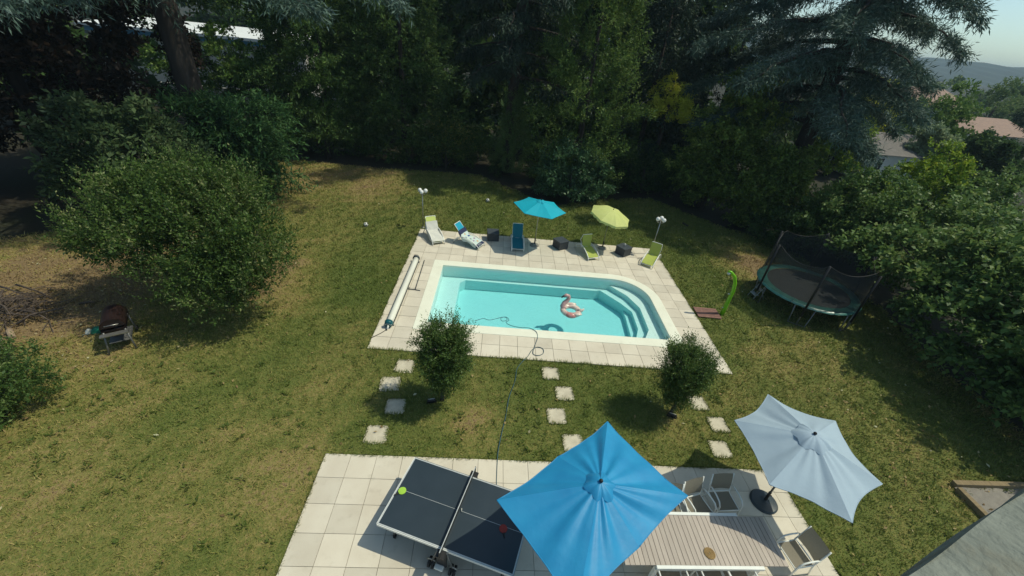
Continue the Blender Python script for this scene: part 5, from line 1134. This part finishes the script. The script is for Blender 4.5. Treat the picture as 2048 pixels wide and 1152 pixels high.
def chair():
    t = thing('garden_chair', 'x', 'chair', group='white framed garden armchairs round the dining table'); w = .27     # faces -y
    for s in (-1, 1):
        MB().tube([(s * w, -.26, 0), (s * w, -.25, .30), (s * w, -.23, .56), (s * w, -.16, .635), (s * w, .0, .655), (s * w, .16, .64), (s * w, .23, .60)], .017, 8).build('arm_frame', M['white_metal'], t, True)
        MB().tube([(s * (w - .015), .30, 0), (s * (w - .015), .22, .30), (s * (w - .015), .20, .44), (s * (w - .015), .27, .66), (s * (w - .015), .33, .90)], .016, 8).build('back_leg', M['white_metal'], t, True)
        MB().cyl((s * (w - .02), -.24, .41), (s * (w - .02), .21, .40), .014, None, 8).build('side_bar', M['white_metal'], t)
    for y, z in ((-.24, .41), (.205, .44)): MB().cyl((-w, y, z), (w, y, z), .013, None, 8).build('crossbar', M['white_metal'], t)
    MB().grid(lambda a, b: ((b - .5) * 2 * (w - .03), -.24 + .43 * a, .418 - .02 * math.sin(math.pi * a) - .008 * math.sin(math.pi * b)), 6, 4).build('seat', M['sling'], t, True)
    MB().grid(lambda a, b: ((b - .5) * 2 * (w - .025), .215 + .05 * a + .065 * a * a + .025 * math.sin(math.pi * b) * (1 - .4 * a), .49 + .41 * a), 6, 6).build('backrest', M['sling'], t, True)
    return t
c0 = chair(); first = True
z3 = lambda x, y: (1200 + x / 4.096, 900 + y / 4.096)
def put(p, rz, label):
    global first
    o = c0 if first else copy_tree(c0); first = False
    o.location = (p[0], p[1], .026); o.rotation_euler.z = rz; o['label'] = label
f1, f2, f3 = G(*z3(1010, 420), .42), G(*z3(790, 475), .42), G(*z3(640, 500), .42)
put((f1.x, f1.y + .02), DTA + .06, 'garden armchair behind the far side of the table, right of two shaded ones')
put((f2.x + .02, f2.y + .05), DTA + .28, 'garden armchair turned a little behind the table, next to the parasol corner')
put((f3.x - .18, f3.y - .02), DTA - .05, 'garden armchair behind the table mostly hidden under the blue parasol')
e = G(*z3(1590, 850), .42); put((e.x + .03, e.y), DTA - 1.42, 'garden armchair at the right end of the table near the lawn edge')
for x, lb in ((600, 'left'), (950, 'middle'), (1165, 'right')):
    g_ = G(*z3(x, 1010), .65); put((g_.x, g_.y - .10), math.pi + DTA + random.uniform(-.05, .05), f'garden armchair on the house side of the table, {lb} of three at the bottom edge')

# ------------------------------------------------------------------ sandpit, stone ledge of the balcony
sp_ = thing('sandpit', 'wood edged sandpit in the lower right corner of the lawn', 'sandpit', G(1902, 971), .0)
a = G(1902, 971); b_ = G(1968, 1042); c_ = G(2048, 975); dx = (c_ - a).normalized(); dy = (b_ - a).normalized(); lx, ly = 2.6, 2.0
dy = Vector((dx.y, -dx.x, 0))
def plk(p0, p1, name='board'):
    d = (p1 - p0); m = (p0 + p1) / 2; MB().box((0, 0, 0), (d.length, .13, .16)).build(name, M['timber'], sp_, bevel=.008)
    o = sp_.children[-1] if False else bpy.context.scene.objects[-1]
    return o, d, m
for p0, p1 in ((Vector((0, 0, 0)), dx * lx), (dy * .14, dy * ly), (dx * lx + dy * .14, dx * lx + dy * ly), (dy * (ly + .07), dx * lx + dy * (ly + .07))):
    d = p1 - p0; m = (p0 + p1) / 2; o = MB().box((0, 0, 0), (d.length, .13, .16)).build('board', M['timber'], sp_, bevel=.008); o.location = (m.x, m.y, .07); o.rotation_euler.z = math.atan2(d.y, d.x)
mb = MB(); mb.add([tuple(dx * s + dy * q + Vector((0, 0, .03 + .02 * math.sin(7 * s + 5 * q)))) for s in np.linspace(.0, lx, 12) for q in np.linspace(.0, ly, 10)], [(i * 10 + j, i * 10 + j + 1, (i + 1) * 10 + j + 1, (i + 1) * 10 + j) for i in range(11) for j in range(9)])
mb.build('sand_bed', M['sand'], sp_, True)

lz = 8.42
A, B = G(1800, 1160, lz), G(2060, 976, lz); d = (B - A).normalized(); nrm = Vector((d.y, -d.x, 0))
le = thing('stone_ledge', 'weathered grey stone ledge of the house in the lower right corner', 'ledge', (A + B) / 2, math.atan2(d.y, d.x))
def fl(s, q):
    x = -.9 + 1.9 * s; y = -.62 * q; z = -.012 * (1 - q) ** 6 * 2 + .0025 * math.sin(9 * x + 3) + .004 * math.sin(23 * x + 11 * y); return (x, y + .002 * math.sin(14 * x), z)
mb = MB(); mb.grid(fl, 40, 16); mb.build('top_face', M['granite'], le, True)
mb = MB(); mb.grid(lambda s, q: (-.9 + 1.9 * s, .002 * math.sin(14 * (-.9 + 1.9 * s)) + .008 * math.sin(math.pi * q), -.024 + .0025 * math.sin(9 * (-.9 + 1.9 * s) + 3) - .3 * q), 40, 3); mb.build('edge_face', M['granite'], le, True)
# ------------------------------------------------------------------ the air
hm = bpy.data.materials.new('haze'); hm.use_nodes = True; N = hm.node_tree.nodes; N.remove(N['Principled BSDF'])
pv = N.new('ShaderNodeVolumePrincipled'); pv.inputs['Color'].default_value = (.62, .82, 1.0, 1); pv.inputs['Density'].default_value = .0004; hm.node_tree.links.new(pv.outputs[0], N['Material Output'].inputs[1])
hz = MB().box((0, 0, 31), (7300, 7300, 68)).build('haze', hm); tag(hz, kind='stuff')
